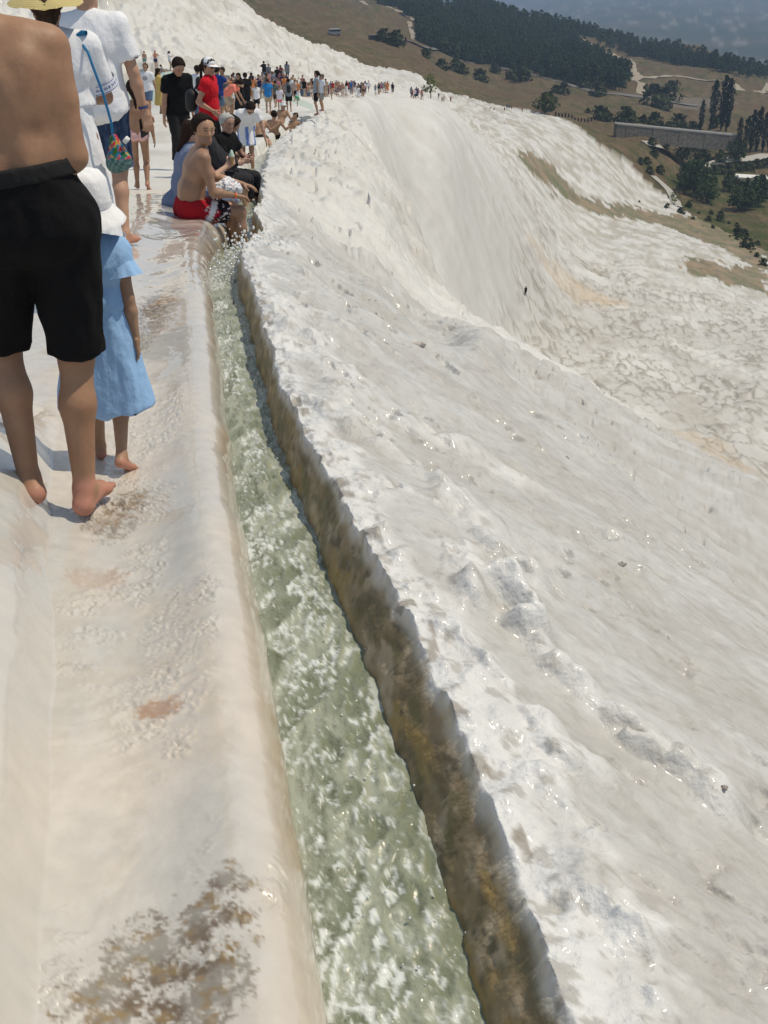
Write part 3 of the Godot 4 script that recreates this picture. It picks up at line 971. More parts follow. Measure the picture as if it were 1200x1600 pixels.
func net(sh: Shell, limbs: Array, cell: float, clips: Array = [], carve: Array = []) -> int:
	var lo := Vector3(1e9, 1e9, 1e9)
	var hi := -lo
	for l in limbs:
		var r := Vector3.ONE * (maxf(l[1], l[3]) + 3.0 * cell)
		lo = lo.min(l[0] - r).min(l[2] - r)
		hi = hi.max(l[0] + r).max(l[2] + r)
	var nx := int((hi.x - lo.x) / cell) + 2
	var ny := int((hi.y - lo.y) / cell) + 2
	var nz := int((hi.z - lo.z) / cell) + 2
	var sy := nx
	var sz := nx * ny
	var data := PackedFloat32Array()
	data.resize(nx * ny * nz)
	data.fill(1.0)
	for l in limbs:
		var a: Vector3 = l[0]
		var b: Vector3 = l[2]
		var ra: float = l[1]
		var rb: float = l[3]
		var k: float = l[4]
		var cut: int = l[5]
		var ba := b - a
		var len2 := ba.length_squared()
		var inv := 1.0 / len2 if len2 > 1e-9 else 0.0
		var ln := sqrt(len2)
		var pad := k + 2.0 * cell
		var e := Vector3.ONE * pad
		var l0 := ((a - Vector3.ONE * ra).min(b - Vector3.ONE * rb) - e - lo) / cell
		var l1 := ((a + Vector3.ONE * ra).max(b + Vector3.ONE * rb) + e - lo) / cell
		var x0 := maxi(0, int(l0.x))
		var x1 := mini(nx, int(l1.x) + 2)
		var y0 := maxi(0, int(l0.y))
		var y1 := mini(ny, int(l1.y) + 2)
		var z0 := maxi(0, int(l0.z))
		var z1 := mini(nz, int(l1.z) + 2)
		var dr := rb - ra
		for z in range(z0, z1):
			for y in range(y0, y1):
				var q := z * sz + y * sy
				var pa := Vector3(lo.x + x0 * cell, lo.y + y * cell, lo.z + z * cell) - a
				pa.x -= cell
				for x in range(x0, x1):
					pa.x += cell
					var tu := pa.dot(ba) * inv
					var t := clampf(tu, 0.0, 1.0)
					var dist: float
					if cut == 1 and tu > 1.0:
						dist = maxf((pa - ba * tu).length() - rb, (tu - 1.0) * ln)
					else:
						dist = (pa - ba * t).length() - ra - dr * t
					if dist > pad: continue
					var o := data[q + x]
					if dist < o - k: data[q + x] = dist
					elif dist < o + k:
						var h := (k - absf(dist - o)) / k
						data[q + x] = minf(dist, o) - h * h * k * 0.25
	for l in carve:       # grooves: taken out softly
		var a: Vector3 = l[0]
		var b: Vector3 = l[2]
		var k: float = l[4]
		var ba := b - a
		var inv := 1.0 / maxf(ba.length_squared(), 1e-9)
		var r := maxf(l[1], l[3]) + k
		var l0 := (a.min(b) - Vector3.ONE * r - lo) / cell
		var l1 := (a.max(b) + Vector3.ONE * r - lo) / cell
		for z in range(maxi(0, int(l0.z)), mini(nz, int(l1.z) + 2)):
			for y in range(maxi(0, int(l0.y)), mini(ny, int(l1.y) + 2)):
				for x in range(maxi(0, int(l0.x)), mini(nx, int(l1.x) + 2)):
					var pa := lo + Vector3(x, y, z) * cell - a
					var t := clampf(pa.dot(ba) * inv, 0.0, 1.0)
					var dist: float = -((pa - ba * t).length() - lerpf(l[1], l[3], t))
					var q := z * sz + y * sy + x
					var o := data[q]
					var h := maxf(k - absf(dist - o), 0.0) / k
					data[q] = maxf(dist, o) + h * h * k * 0.25
	if clips.size():
		for z in nz:
			for y in ny:
				var q := z * sz + y * sy
				for x in nx:
					if data[q + x] < 3.0 * cell:
						var p := lo + Vector3(x, y, z) * cell
						var o := data[q + x]
						for cl in clips: o = maxf(o, p.dot(cl[0]) - cl[1])
						data[q + x] = o
	var at := PackedInt32Array()
	at.resize(data.size())
	at.fill(-1)
	var first := sh.v.size()
	var lim := 1.9 * cell
	for z in nz - 1:
		for y in ny - 1:
			var q := z * sz + y * sy
			for x in nx - 1:
				var d0 := data[q]
				if d0 > lim or d0 < -lim:
					q += 1
					continue
				var d1 := data[q + 1]
				var d2 := data[q + sy]
				var d3 := data[q + sy + 1]
				var d4 := data[q + sz]
				var d5 := data[q + sz + 1]
				var d6 := data[q + sz + sy]
				var d7 := data[q + sz + sy + 1]
				var neg := int(d0 < 0.0) + int(d1 < 0.0) + int(d2 < 0.0) + int(d3 < 0.0) + int(d4 < 0.0) + int(d5 < 0.0) + int(d6 < 0.0) + int(d7 < 0.0)
				if neg == 0 or neg == 8:
					q += 1
					continue
				var s := Vector3.ZERO
				var k := 0
				if (d0 < 0.0) != (d1 < 0.0): s += Vector3(d0 / (d0 - d1), 0, 0); k += 1
				if (d2 < 0.0) != (d3 < 0.0): s += Vector3(d2 / (d2 - d3), 1, 0); k += 1
				if (d4 < 0.0) != (d5 < 0.0): s += Vector3(d4 / (d4 - d5), 0, 1); k += 1
				if (d6 < 0.0) != (d7 < 0.0): s += Vector3(d6 / (d6 - d7), 1, 1); k += 1
				if (d0 < 0.0) != (d2 < 0.0): s += Vector3(0, d0 / (d0 - d2), 0); k += 1
				if (d1 < 0.0) != (d3 < 0.0): s += Vector3(1, d1 / (d1 - d3), 0); k += 1
				if (d4 < 0.0) != (d6 < 0.0): s += Vector3(0, d4 / (d4 - d6), 1); k += 1
				if (d5 < 0.0) != (d7 < 0.0): s += Vector3(1, d5 / (d5 - d7), 1); k += 1
				if (d0 < 0.0) != (d4 < 0.0): s += Vector3(0, 0, d0 / (d0 - d4)); k += 1
				if (d1 < 0.0) != (d5 < 0.0): s += Vector3(1, 0, d1 / (d1 - d5)); k += 1
				if (d2 < 0.0) != (d6 < 0.0): s += Vector3(0, 1, d2 / (d2 - d6)); k += 1
				if (d3 < 0.0) != (d7 < 0.0): s += Vector3(1, 1, d3 / (d3 - d7)); k += 1
				at[q] = sh.v.size()
				sh.v.append(lo + (Vector3(x, y, z) + s / k) * cell)
				sh.n.append(Vector3(d1 + d3 + d5 + d7 - d0 - d2 - d4 - d6, d2 + d3 + d6 + d7 - d0 - d1 - d4 - d5, d4 + d5 + d6 + d7 - d0 - d1 - d2 - d3).normalized())
				# faces round the three edges that start at this corner
				var i0 := at[q]
				if x > 0 and y > 0 and (d0 < 0.0) != (d4 < 0.0):
					quad(sh, i0, at[q - 1], at[q - 1 - sy], at[q - sy], d0 < 0.0)
				if x > 0 and z > 0 and (d0 < 0.0) != (d2 < 0.0):
					quad(sh, i0, at[q - sz], at[q - sz - 1], at[q - 1], d0 < 0.0)
				if y > 0 and z > 0 and (d0 < 0.0) != (d1 < 0.0):
					quad(sh, i0, at[q - sy], at[q - sy - sz], at[q - sz], d0 < 0.0)
				q += 1
	return first

func quad(sh: Shell, a: int, b: int, c: int, d: int, flip: bool) -> void:
	if b < 0 or c < 0 or d < 0: return
	if flip: sh.id.append_array([a, c, b, a, d, c])
	else: sh.id.append_array([a, b, c, a, c, d])

func soften(sh: Shell, amp: float, f: FastNoiseLite, sx: float, sy: float) -> void:   # creases in cloth
	for i in sh.v.size():
		var p := sh.v[i]
		var w := f.get_noise_3d(p.x * sx, p.y * sy, p.z * sx)
		sh.v[i] = p + sh.n[i] * (amp * (0.5 - 2.0 * absf(w)) if amp > 0.0 else -amp * 1.6 * w)
	renormal(sh)

func renormal(sh: Shell) -> void:
	var nn := PackedVector3Array()
	nn.resize(sh.v.size())
	for k in range(0, sh.id.size(), 3):
		var a := sh.id[k]
		var b := sh.id[k + 1]
		var c := sh.id[k + 2]
		var q := (sh.v[c] - sh.v[a]).cross(sh.v[b] - sh.v[a])
		nn[a] += q
		nn[b] += q
		nn[c] += q
	var along := 0
	for i in nn.size(): along += 1 if nn[i].dot(sh.n[i]) >= 0.0 else -1
	if along < 0: sh.id.reverse()
	for i in nn.size():
		var q := nn[i].normalized()
		sh.n[i] = q if q.dot(sh.n[i]) >= 0.0 else -q

func close(sh: Shell) -> ArrayMesh:
	var arr := []
	arr.resize(Mesh.ARRAY_MAX)
	arr[Mesh.ARRAY_VERTEX] = sh.v
	arr[Mesh.ARRAY_NORMAL] = sh.n
	if sh.c.size() == sh.v.size(): arr[Mesh.ARRAY_COLOR] = sh.c
	arr[Mesh.ARRAY_INDEX] = sh.id
	var m := ArrayMesh.new()
	m.add_surface_from_arrays(Mesh.PRIMITIVE_TRIANGLES, arr)
	return m

func two_bone(a: Vector3, target: Vector3, l1: float, l2: float, pole: Vector3) -> Array:
	var v := target - a
	var d := clampf(v.length(), 0.05, (l1 + l2) * 0.998)
	var u := v.normalized()
	var x := (l1 * l1 - l2 * l2 + d * d) / (2.0 * d)
	var h := sqrt(maxf(l1 * l1 - x * x, 0.0))
	var side := (pole - u * pole.dot(u)).normalized()
	return [a + u * x + side * h, a + u * d]

# joints in metres for a person 1.75 m tall who faces -Z, feet at y = 0; "s" scales them
func joints(pose: Dictionary, s: float, wide := 1.0) -> Dictionary:
	var j := {"s": s, "w": wide}
	var hips: Vector3 = pose.get("hips", Vector3(0, 0.93, 0)) * s
	var up: Vector3 = pose.get("up", Vector3.UP).normalized()
	var front: Vector3 = pose.get("front", Vector3.FORWARD)
	var twist: float = deg_to_rad(pose.get("twist", 0.0))
	var rt0 := front.cross(Vector3.UP).normalized()
	var rt := rt0.rotated(Vector3.UP, twist)
	rt = (rt - up * rt.dot(up)).normalized()
	var fw := up.cross(rt).normalized()
	j.hips = hips
	j.up = up
	j.rt = rt
	j.fw = fw
	j.rt0 = rt0
	var bend: Vector3 = pose.get("chest", up).normalized()
	j.up2 = bend
	j.waist = hips + up * 0.16 * s
	var chest: Vector3 = j.waist + bend * 0.18 * s
	j.chest = chest
	j.neck = chest + bend * 0.15 * s
	for side in [-1, 1]:
		var t := "l" if side < 0 else "r"
		var shrug: Vector3 = pose.get("s" + t, Vector3.ZERO) * s
		var sh: Vector3 = chest + bend * 0.115 * s + rt * side * 0.178 * s * wide + shrug
		var arm := two_bone(sh, pose.get("h" + t, Vector3(side * 0.26, 0.84, 0.02)) * s, 0.285 * s, 0.255 * s, pose.get("e" + t, Vector3(side * 0.5, -0.1, 1.0)))
		j["sh" + t] = sh
		j["el" + t] = arm[0]
		j["wr" + t] = arm[1]
		var hip: Vector3 = hips + rt0 * side * 0.088 * s * wide - Vector3(0, 0.02, 0) * s
		var leg := two_bone(hip, pose.get("f" + t, Vector3(side * 0.1, 0.085, 0)) * s, 0.42 * s, 0.425 * s, pose.get("k" + t, front))
		j["hip" + t] = hip
		j["kn" + t] = leg[0]
		j["an" + t] = leg[1]
		j["toe" + t] = pose.get("t" + t, front + rt0 * side * 0.25).normalized()
	var hu: Vector3 = pose.get("head", bend).normalized()
	j.hu = hu
	j.hs = s * pose.get("big_head", 1.0)
	j.hc = j.neck + bend * 0.06 * s + hu * 0.125 * j.hs
	var look: Vector3 = pose.get("look", fw)
	j.hf = (look - hu * look.dot(hu)).normalized()
	j.hr = j.hf.cross(hu).normalized()
	return j

func torso_limbs(j: Dictionary, g := 0.0, fat := 0.0) -> Array:
	var s: float = j.s
	var w: float = j.w
	var r: Vector3 = j.rt
	var f: Vector3 = j.fw
	var u: Vector3 = j.up2
	var o: Array = []
	o.append(limb(j.hips - j.rt0 * 0.075 * s * w, 0.1 * s + g, j.hips + j.rt0 * 0.075 * s * w, 0.1 * s + g, 0.05 * s))
	for q in [-1.0, 1.0]:
		o.append(limb(j.hips + j.rt0 * q * 0.068 * s * w - f * 0.045 * s - j.up * 0.035 * s, 0.082 * s + g, j.hips + j.rt0 * q * 0.06 * s - f * 0.02 * s + j.up * 0.05 * s, 0.075 * s + g, 0.04 * s))
	o.append(limb(j.waist - r * 0.055 * s * w, (0.092 + fat) * s + g, j.waist + r * 0.055 * s * w, (0.092 + fat) * s + g, 0.07 * s))
	o.append(limb(j.hips, (0.1 + fat * 0.6) * s + g, j.chest, 0.1 * s + g, 0.06 * s))
	o.append(limb(j.chest - r * 0.085 * s * w, 0.1 * s + g, j.chest + r * 0.085 * s * w, 0.1 * s + g, 0.07 * s))
	o.append(limb(j.chest + u * 0.085 * s - r * 0.1 * s * w, 0.078 * s + g, j.chest + u * 0.085 * s + r * 0.1 * s * w, 0.078 * s + g, 0.06 * s))
	for t in ["l", "r"]:
		o.append(limb(j.neck + u * 0.005 * s, 0.05 * s + g, j["sh" + t] + u * 0.012 * s, 0.047 * s + g, 0.05 * s))
	return o

func leg_limbs(j: Dictionary, t: String, full := true) -> Array:
	var s: float = j.s
	var o: Array = []
	var hip: Vector3 = j["hip" + t]
	var kn: Vector3 = j["kn" + t]
	var an: Vector3 = j["an" + t]
	var toe: Vector3 = j["toe" + t]
	o.append(limb(hip, 0.084 * s, kn, 0.053 * s, 0.045 * s))
	var dirn := (an - kn).normalized()
	var back := (-toe + dirn * toe.dot(dirn)).normalized()
	o.append(limb(kn, 0.05 * s, kn.lerp(an, 0.35) + back * 0.014 * s, 0.053 * s, 0.03 * s))
	o.append(limb(kn.lerp(an, 0.35) + back * 0.014 * s, 0.053 * s, an, 0.033 * s, 0.03 * s))
	if full:
		var down: Vector3 = j.get("sole" + t, Vector3.DOWN)
		var heel := an + down * 0.045 * s - toe * 0.028 * s
		var ball := an + down * 0.056 * s + toe * 0.13 * s
		var sidev := toe.cross(down).normalized()
		o.append(limb(an, 0.034 * s, heel, 0.034 * s, 0.02 * s))
		o.append(limb(heel, 0.03 * s, ball, 0.026 * s, 0.02 * s))
		o.append(limb(an, 0.033 * s, ball + sidev * 0.012 * s, 0.024 * s, 0.02 * s))
		o.append(limb(ball - sidev * 0.02 * s, 0.023 * s, ball + sidev * 0.022 * s, 0.023 * s, 0.015 * s))
		for k in 5:
			var a := ball + sidev * (k - 2) * 0.0155 * s + toe * (0.01 - 0.003 * absf(k - 1.5)) * s
			var rr := (0.013 if k == (0 if t == "r" else 4) else 0.01) * s
			o.append(limb(a, rr, a + toe * (0.04 - 0.004 * k) * s + down * 0.004 * s, rr * 0.85, 0.006 * s))
	return o

func arm_limbs(j: Dictionary, t: String) -> Array:
	var s: float = j.s
	var sh: Vector3 = j["sh" + t]
	var el: Vector3 = j["el" + t]
	var wr: Vector3 = j["wr" + t]
	return [limb(sh, 0.054 * s, sh.lerp(el, 0.45), 0.046 * s, 0.035 * s), limb(sh.lerp(el, 0.45), 0.046 * s, el, 0.037 * s, 0.02 * s),
		limb(el, 0.037 * s, el.lerp(wr, 0.3), 0.04 * s, 0.02 * s), limb(el.lerp(wr, 0.3), 0.04 * s, wr, 0.025 * s, 0.02 * s)]

# palm, four fingers and a thumb; "inward" is where the palm faces
func hand_limbs(j: Dictionary, t: String, inward: Vector3, curl: float, along := Vector3.ZERO) -> Array:
	var s: float = j.s
	var wr: Vector3 = j["wr" + t]
	var dv: Vector3 = along.normalized() if along != Vector3.ZERO else (wr - j["el" + t]).normalized()
	inward = (inward - dv * inward.dot(dv)).normalized()
	var sidev := dv.cross(inward).normalized() * (1.0 if t == "r" else -1.0)   # towards the thumb
	var o: Array = [limb(wr - dv * 0.03 * s, 0.025 * s, wr + dv * 0.02 * s, 0.022 * s, 0.015 * s)]
	for k in 4:
		var off := (1.5 - k) * 0.019 * s
		var kn := wr + dv * (0.088 - 0.006 * absf(k - 1.0)) * s + sidev * off
		o.append(limb(wr + sidev * off * 0.7, 0.015 * s, kn, 0.0115 * s, 0.012 * s))
		var ln: float = [0.068, 0.076, 0.07, 0.056][k] * s
		var a := curl * 0.6
		var p := kn
		for q in 3:
			var dirn := dv * cos(a) + inward * sin(a) + sidev * (1.5 - k) * 0.05
			var e: Vector3 = p + dirn * ln * [0.45, 0.32, 0.23][q]
			o.append(limb(p, (0.0095 - 0.0008 * q) * s, e, (0.0088 - 0.0008 * q) * s, 0.004 * s))
			p = e
			a += curl
	var th := wr + dv * 0.025 * s + sidev * 0.025 * s
	var t1 := th + (dv * 0.6 + sidev * 0.65 + inward * 0.35).normalized() * 0.042 * s
	var t2 := t1 + (dv * 0.8 + sidev * 0.25 + inward * (0.3 + curl * 0.4)).normalized() * 0.034 * s
	o.append(limb(wr + dv * 0.015 * s + sidev * 0.008 * s, 0.017 * s, th, 0.0145 * s, 0.012 * s))
	o.append(limb(th, 0.0135 * s, t1, 0.0115 * s, 0.006 * s))
	o.append(limb(t1, 0.0112 * s, t2, 0.0095 * s, 0.004 * s))
	return o

func head_limbs(j: Dictionary, fine: bool) -> Array:
	var s: float = j.hs
	var c: Vector3 = j.hc
	var f: Vector3 = j.hf
	var u: Vector3 = j.hu
	var r: Vector3 = j.hr
	var o: Array = []
	o.append(limb(c + (f * 0.022 + u * 0.036) * s, 0.078 * s, c + (-f * 0.034 + u * 0.04) * s, 0.08 * s, 0.03 * s))
	o.append(limb(c + (f * 0.03 + u * 0.0) * s, 0.066 * s, c + (f * 0.046 - u * 0.055) * s, 0.05 * s, 0.03 * s))
	o.append(limb(c + (f * 0.062 - u * 0.088 - r * 0.012) * s, 0.027 * s, c + (f * 0.062 - u * 0.088 + r * 0.012) * s, 0.027 * s, 0.03 * s))
	for q in [-1.0, 1.0]:
		o.append(limb(c + (-f * 0.008 - u * 0.05 + r * q * 0.05) * s, 0.022 * s, c + (f * 0.058 - u * 0.085 + r * q * 0.018) * s, 0.022 * s, 0.025 * s))
		o.append(limb(c + (-f * 0.008 + u * 0.012 + r * q * 0.079) * s, 0.013 * s, c + (-f * 0.012 - u * 0.022 + r * q * 0.075) * s, 0.01 * s, 0.006 * s))
		if fine:
			o.append(limb(c + (f * 0.082 + u * 0.022 + r * q * 0.012) * s, 0.014 * s, c + (f * 0.066 + u * 0.024 + r * q * 0.05) * s, 0.013 * s, 0.014 * s))
			o.append(limb(c + (f * 0.066 - u * 0.018 + r * q * 0.04) * s, 0.018 * s, c + (f * 0.05 - u * 0.012 + r * q * 0.056) * s, 0.018 * s, 0.018 * s))
	o.append(limb(c + (f * 0.09 + u * 0.012) * s, 0.009 * s, c + (f * 0.106 - u * 0.024) * s, 0.0125 * s, 0.01 * s))
	if fine:
		o.append(limb(c + (f * 0.097 - u * 0.03 - r * 0.012) * s, 0.0085 * s, c + (f * 0.097 - u * 0.03 + r * 0.012) * s, 0.0085 * s, 0.008 * s))
		o.append(limb(c + (f * 0.086 - u * 0.056 - r * 0.016) * s, 0.008 * s, c + (f * 0.086 - u * 0.056 + r * 0.016) * s, 0.008 * s, 0.008 * s))
		o.append(limb(c + (f * 0.084 - u * 0.068 - r * 0.012) * s, 0.008 * s, c + (f * 0.084 - u * 0.068 + r * 0.012) * s, 0.008 * s, 0.008 * s))
	o.append(limb(j.neck - j.up2 * 0.02 * s, 0.056 * s, c - u * 0.05 * s - f * 0.012 * s, 0.052 * s, 0.03 * s))
	return o

var n_skin := noise(51, 9.0, 3)
var n_cloth := noise(52, 1.0, 3)

func paint_skin(sh: Shell, skin: Color, j: Dictionary, brows: Color) -> void:
	var s: float = j.s
	sh.c.resize(sh.v.size())
	for i in sh.v.size():
		var p := sh.v[i]
		var mott := n_skin.get_noise_3dv(p * 0.8)
		var c := Color(skin.r * (1.0 + 0.12 * mott), skin.g * (1.0 + 0.2 * mott), skin.b * (1.0 + 0.22 * mott)) * (1.0 + 0.1 * n_skin.get_noise_3dv(p * 5.0))
		for t in ["l", "r"]:
			var an: Vector3 = j["an" + t]
			var q := p - an
			if q.length_squared() < 0.045 * s * s and q.y < 0.02:
				# pink soles and heels
				var k := smoothstep(0.0, -0.05, q.dot(-j.get("sole" + t, Vector3.DOWN)) / s)
				c = c.lerp(Color(0.47, 0.21, 0.15), 0.75 * k)
		if brows.a > 0.0:
			var q: Vector3 = (p - j.hc) / j.hs
			var fx: float = q.dot(j.hf)
			if fx > 0.03:
				var uy: float = q.dot(j.hu)
				var rx := absf(q.dot(j.hr))
				if absf(uy - 0.03) < 0.006 and rx > 0.012 and rx < 0.05: c = c.lerp(brows, 0.75)
				if absf(uy - 0.01) < 0.006 and rx > 0.018 and rx < 0.044: c = c.lerp(Color(0.05, 0.03, 0.025), 0.7)
				if absf(uy + 0.061) < 0.009 and rx < 0.026: c = c.lerp(Color(0.33, 0.13, 0.1), 0.7)
				if j.get("beard", false) and uy < -0.035 and not (absf(uy + 0.061) < 0.009 and rx < 0.026): c = c.lerp(Color(0.12, 0.08, 0.06), 0.4)
		sh.c[i] = c

func skin_mat() -> StandardMaterial3D:
	if not mats.has("skin"):
		var m := vertex_mat(0.55, 0.45)
		m.subsurf_scatter_enabled = true
		m.subsurf_scatter_strength = 0.08
		m.normal_enabled = true
		m.normal_texture = fine_relief()
		m.normal_scale = 0.25
		m.uv1_triplanar = true
		m.uv1_scale = Vector3.ONE * 5.0
		mats.skin = m
	return mats.skin

var mats := {}
func fine_relief() -> NoiseTexture2D:
	if not mats.has("relief"): mats.relief = noise_tex(noise(55, 0.012, 5), 512, true, 9.0)
	return mats.relief

func cloth_mat(c: Color, weave := 1.0) -> StandardMaterial3D:
	var key := "cloth %s %s" % [c.to_html(), weave]
	if not mats.has(key):
		var m := plain_mat(c, 0.9, 0.25)
		m.rim_enabled = true
		m.rim = 0.25 if c.get_luminance() > 0.05 else 0.03
		m.rim_tint = 0.6
		m.normal_enabled = true
		m.normal_texture = fine_relief()
		m.normal_scale = 0.7
		m.uv1_triplanar = true
		m.uv1_scale = Vector3(3.5, 1.8, 3.5)
		mats[key] = m
	return mats[key]

func lathe(profile: Array, segs: int, wobble := 0.0, seedv := 0.0) -> ArrayMesh:
	var sh := Shell.new()
	for k in profile.size():
		for i in segs:
			var a := TAU * i / segs
			var r: float = profile[k][0]
			var y: float = profile[k][1]
			if wobble > 0.0: y += wobble * r * n_cloth.get_noise_2d(cos(a) * 1.7 + seedv, sin(a) * 1.7 + k * 0.1)
			sh.v.append(Vector3(cos(a) * r, y, sin(a) * r))
			sh.n.append(Vector3(cos(a), 0.3, sin(a)))
	for k in profile.size() - 1:
		for i in segs:
			var a := k * segs + i
			var b := k * segs + (i + 1) % segs
			sh.id.append_array([a, a + segs, b, b, a + segs, b + segs])
	renormal(sh)
	return close(sh)

func head_basis(j: Dictionary) -> Transform3D:
	return Transform3D(Basis(j.hr, j.hu, -j.hf), j.hc)

# ---- garments, as limbs round the same joints
func shirt_limbs(j: Dictionary, sleeve: float, ease: float, hem := -0.06) -> Array:
	var o := torso_limbs(j, ease)
	o = o.filter(func(l): return l[0].distance_to(j.hips) > 0.12 * j.s or hem < 0.02)
	var s: float = j.s
	if sleeve > 0.0:
		for t in ["l", "r"]:
			var a: Vector3 = j["sh" + t]
			var e: Vector3 = j["el" + t]
			o.append(limb(a, 0.056 * s + ease, a.lerp(e, minf(sleeve, 1.0)), 0.05 * s + ease * 1.4, 0.04 * s, 1 if sleeve <= 1.0 else 0))
			if sleeve > 1.0: o.append(limb(e, 0.048 * s + ease, e.lerp(j["wr" + t], sleeve - 1.0), 0.036 * s + ease, 0.02 * s, 1))
	o.append(limb(j.waist - j.rt * 0.06 * s, 0.1 * s + ease, j.hips + j.up * hem * s - j.rt * 0.075 * s, 0.105 * s + ease, 0.05 * s, 1))
	o.append(limb(j.waist + j.rt * 0.06 * s, 0.1 * s + ease, j.hips + j.up * hem * s + j.rt * 0.075 * s, 0.105 * s + ease, 0.05 * s, 1))
	return o

func short_limbs(j: Dictionary, length: float, ease: float) -> Array:
	var s: float = j.s
	var o := torso_limbs(j, ease * 0.7).slice(0, 3)
	for t in ["l", "r"]:
		var h: Vector3 = j["hip" + t]
		var k: Vector3 = j["kn" + t]
		if length <= 1.0:
			o.append(limb(h, 0.088 * s + ease, h.lerp(k, length), lerpf(0.084, 0.053, length) * s + ease * 1.7, 0.035 * s, 1))
		else:
			o.append(limb(h, 0.088 * s + ease, k, 0.056 * s + ease, 0.03 * s))
			o.append(limb(k, 0.056 * s + ease, k.lerp(j["an" + t], length - 1.0), 0.045 * s + ease, 0.03 * s, 1))
	o.append_array(torso_limbs(j, ease * 0.7).slice(3, 5))
	return o

func waist_clip(j: Dictionary, rise: float) -> Array:
	return [[j.up, j.up.dot(j.hips) + rise * j.s]]

func wear(called: String, p: Node3D, limbs: Array, mat: Material, cell: float, crease := 0.006, clips: Array = [], sx := 9.0, sy := 4.0) -> MeshInstance3D:
	var sh := Shell.new()
	net(sh, limbs, cell, clips)
	if crease != 0.0: soften(sh, crease, n_cloth, sx, sy)
	return mesh_node(called, close(sh), mat, p)

# a body with head, hands and feet as one mesh
func body(p: Node3D, j: Dictionary, skin: Color, cell: float, opt: Dictionary = {}) -> MeshInstance3D:
	var sh := Shell.new()
	var l := torso_limbs(j, opt.get("grow", 0.0), opt.get("fat", 0.0))
	for t in ["l", "r"]:
		l.append_array(leg_limbs(j, t))
		l.append_array(arm_limbs(j, t))
	if opt.has("more"): l.append_array(opt.more)
	net(sh, l, cell, [], opt.get("carve", []))
	var fine: bool = opt.get("face", false)
	net(sh, head_limbs(j, fine), opt.get("head_cell", cell * 0.65))
	for t in ["l", "r"]:
		var inn: Vector3 = opt.get("palm" + t, j.rt * (1.0 if t == "l" else -1.0))
		net(sh, hand_limbs(j, t, inn, opt.get("curl" + t, 0.35), opt.get("along" + t, Vector3.ZERO)), opt.get("hand_cell", cell * 0.5))
	paint_skin(sh, skin, j, opt.get("brows", Color(0.05, 0.035, 0.03, 1.0)) if fine else Color(0, 0, 0, 0))
	return mesh_node("body", close(sh), skin_mat(), p)

func hair(p: Node3D, j: Dictionary, c: Color, cell: float, style := "short", grow := 0.011) -> void:
	var s: float = j.hs
	var f: Vector3 = j.hf
	var u: Vector3 = j.hu
	var h: Vector3 = j.hc
	var g := grow * s
	var l: Array = [limb(h + (f * 0.022 + u * 0.038) * s, 0.078 * s + g, h + (-f * 0.034 + u * 0.04) * s, 0.08 * s + g, 0.03 * s), limb(h + (-f * 0.02) * s, 0.072 * s + g, h + (-f * 0.035 - u * 0.05) * s, 0.05 * s + g, 0.03 * s)]
	var face := (f * 0.85 - u * 0.53).normalized()
	var clips: Array = [[face, face.dot(h) + (0.0095 if style == "short" else 0.016) * s]]
	if style == "long":
		l.append(limb(h - f * 0.05 * s, 0.075 * s, h + (-f * 0.075 - u * 0.2) * s, 0.06 * s, 0.04 * s))
		l.append(limb(h + (-f * 0.075 - u * 0.2) * s, 0.06 * s, h + (-f * 0.08 - u * 0.34) * s, 0.035 * s, 0.03 * s))
	elif style == "tail":
		l.append(limb(h + (-f * 0.1 + u * 0.05) * s, 0.03 * s, h + (-f * 0.15 - u * 0.02) * s, 0.028 * s, 0.02 * s))
		l.append(limb(h + (-f * 0.15 - u * 0.02) * s, 0.028 * s, h + (-f * 0.13 - u * 0.26) * s, 0.015 * s, 0.02 * s))
	elif style == "bun":
		l.append(limb(h + (-f * 0.06 + u * 0.13) * s, 0.035 * s, h + (-f * 0.08 + u * 0.14) * s, 0.035 * s, 0.02 * s))
	else:
		var low := (-u * 0.9 + f * 0.45).normalized()
		clips.append([low, low.dot(h) + 0.02 * s])
	wear("hair", p, l, cloth_mat(c), cell, 0.012 * s, clips, 42.0, 20.0)


# ------------------------------------------------------------------ the people one can tell apart
func feet(px: float, py: float) -> Vector3:
	var p := spot(px, py)
	return Vector3(p.x, ground(p.x, -p.z), p.z)

func feet_at(px: float, py: float, rho: float) -> Vector3:
	var p := at_range(px, py, rho)
	return Vector3(p.x, ground(p.x, -p.z), p.z)

func rad(v: float) -> float: return deg_to_rad(v)

func ring(p: Node3D, called: String, a: Vector3, dirn: Vector3, r: float, h: float, mat: Material, flare := 0.0, waves := 0, uvs := false) -> MeshInstance3D:
	# a band of cloth round a limb
	var sh := Shell.new()
	var uv := PackedVector2Array()
	var d := dirn.normalized()
	var x := d.cross(Vector3(0.3, 0.2, 0.9)).normalized()
	var y := d.cross(x)
	var segs := 40
	for k in 4:
		for i in segs + 1:
			var an := TAU * i / segs
			var t := k / 3.0
			var rr := r + flare * t + (0.18 * flare * sin(an * waves) * t if waves > 0 else 0.0)
			var o := x * cos(an) + y * sin(an)
			sh.v.append(a + d * h * t + o * rr)
			sh.n.append(o)
			uv.append(Vector2(i / float(segs), t))
	for k in 3:
		for i in segs:
			var q := k * (segs + 1) + i
			sh.id.append_array([q, q + 1, q + segs + 1, q + 1, q + segs + 2, q + segs + 1])
	renormal(sh)
	if uvs: return mesh_node(called, pack(sh.v, sh.n, PackedColorArray(), sh.id, uv), mat, p)
	return mesh_node(called, close(sh), mat, p)

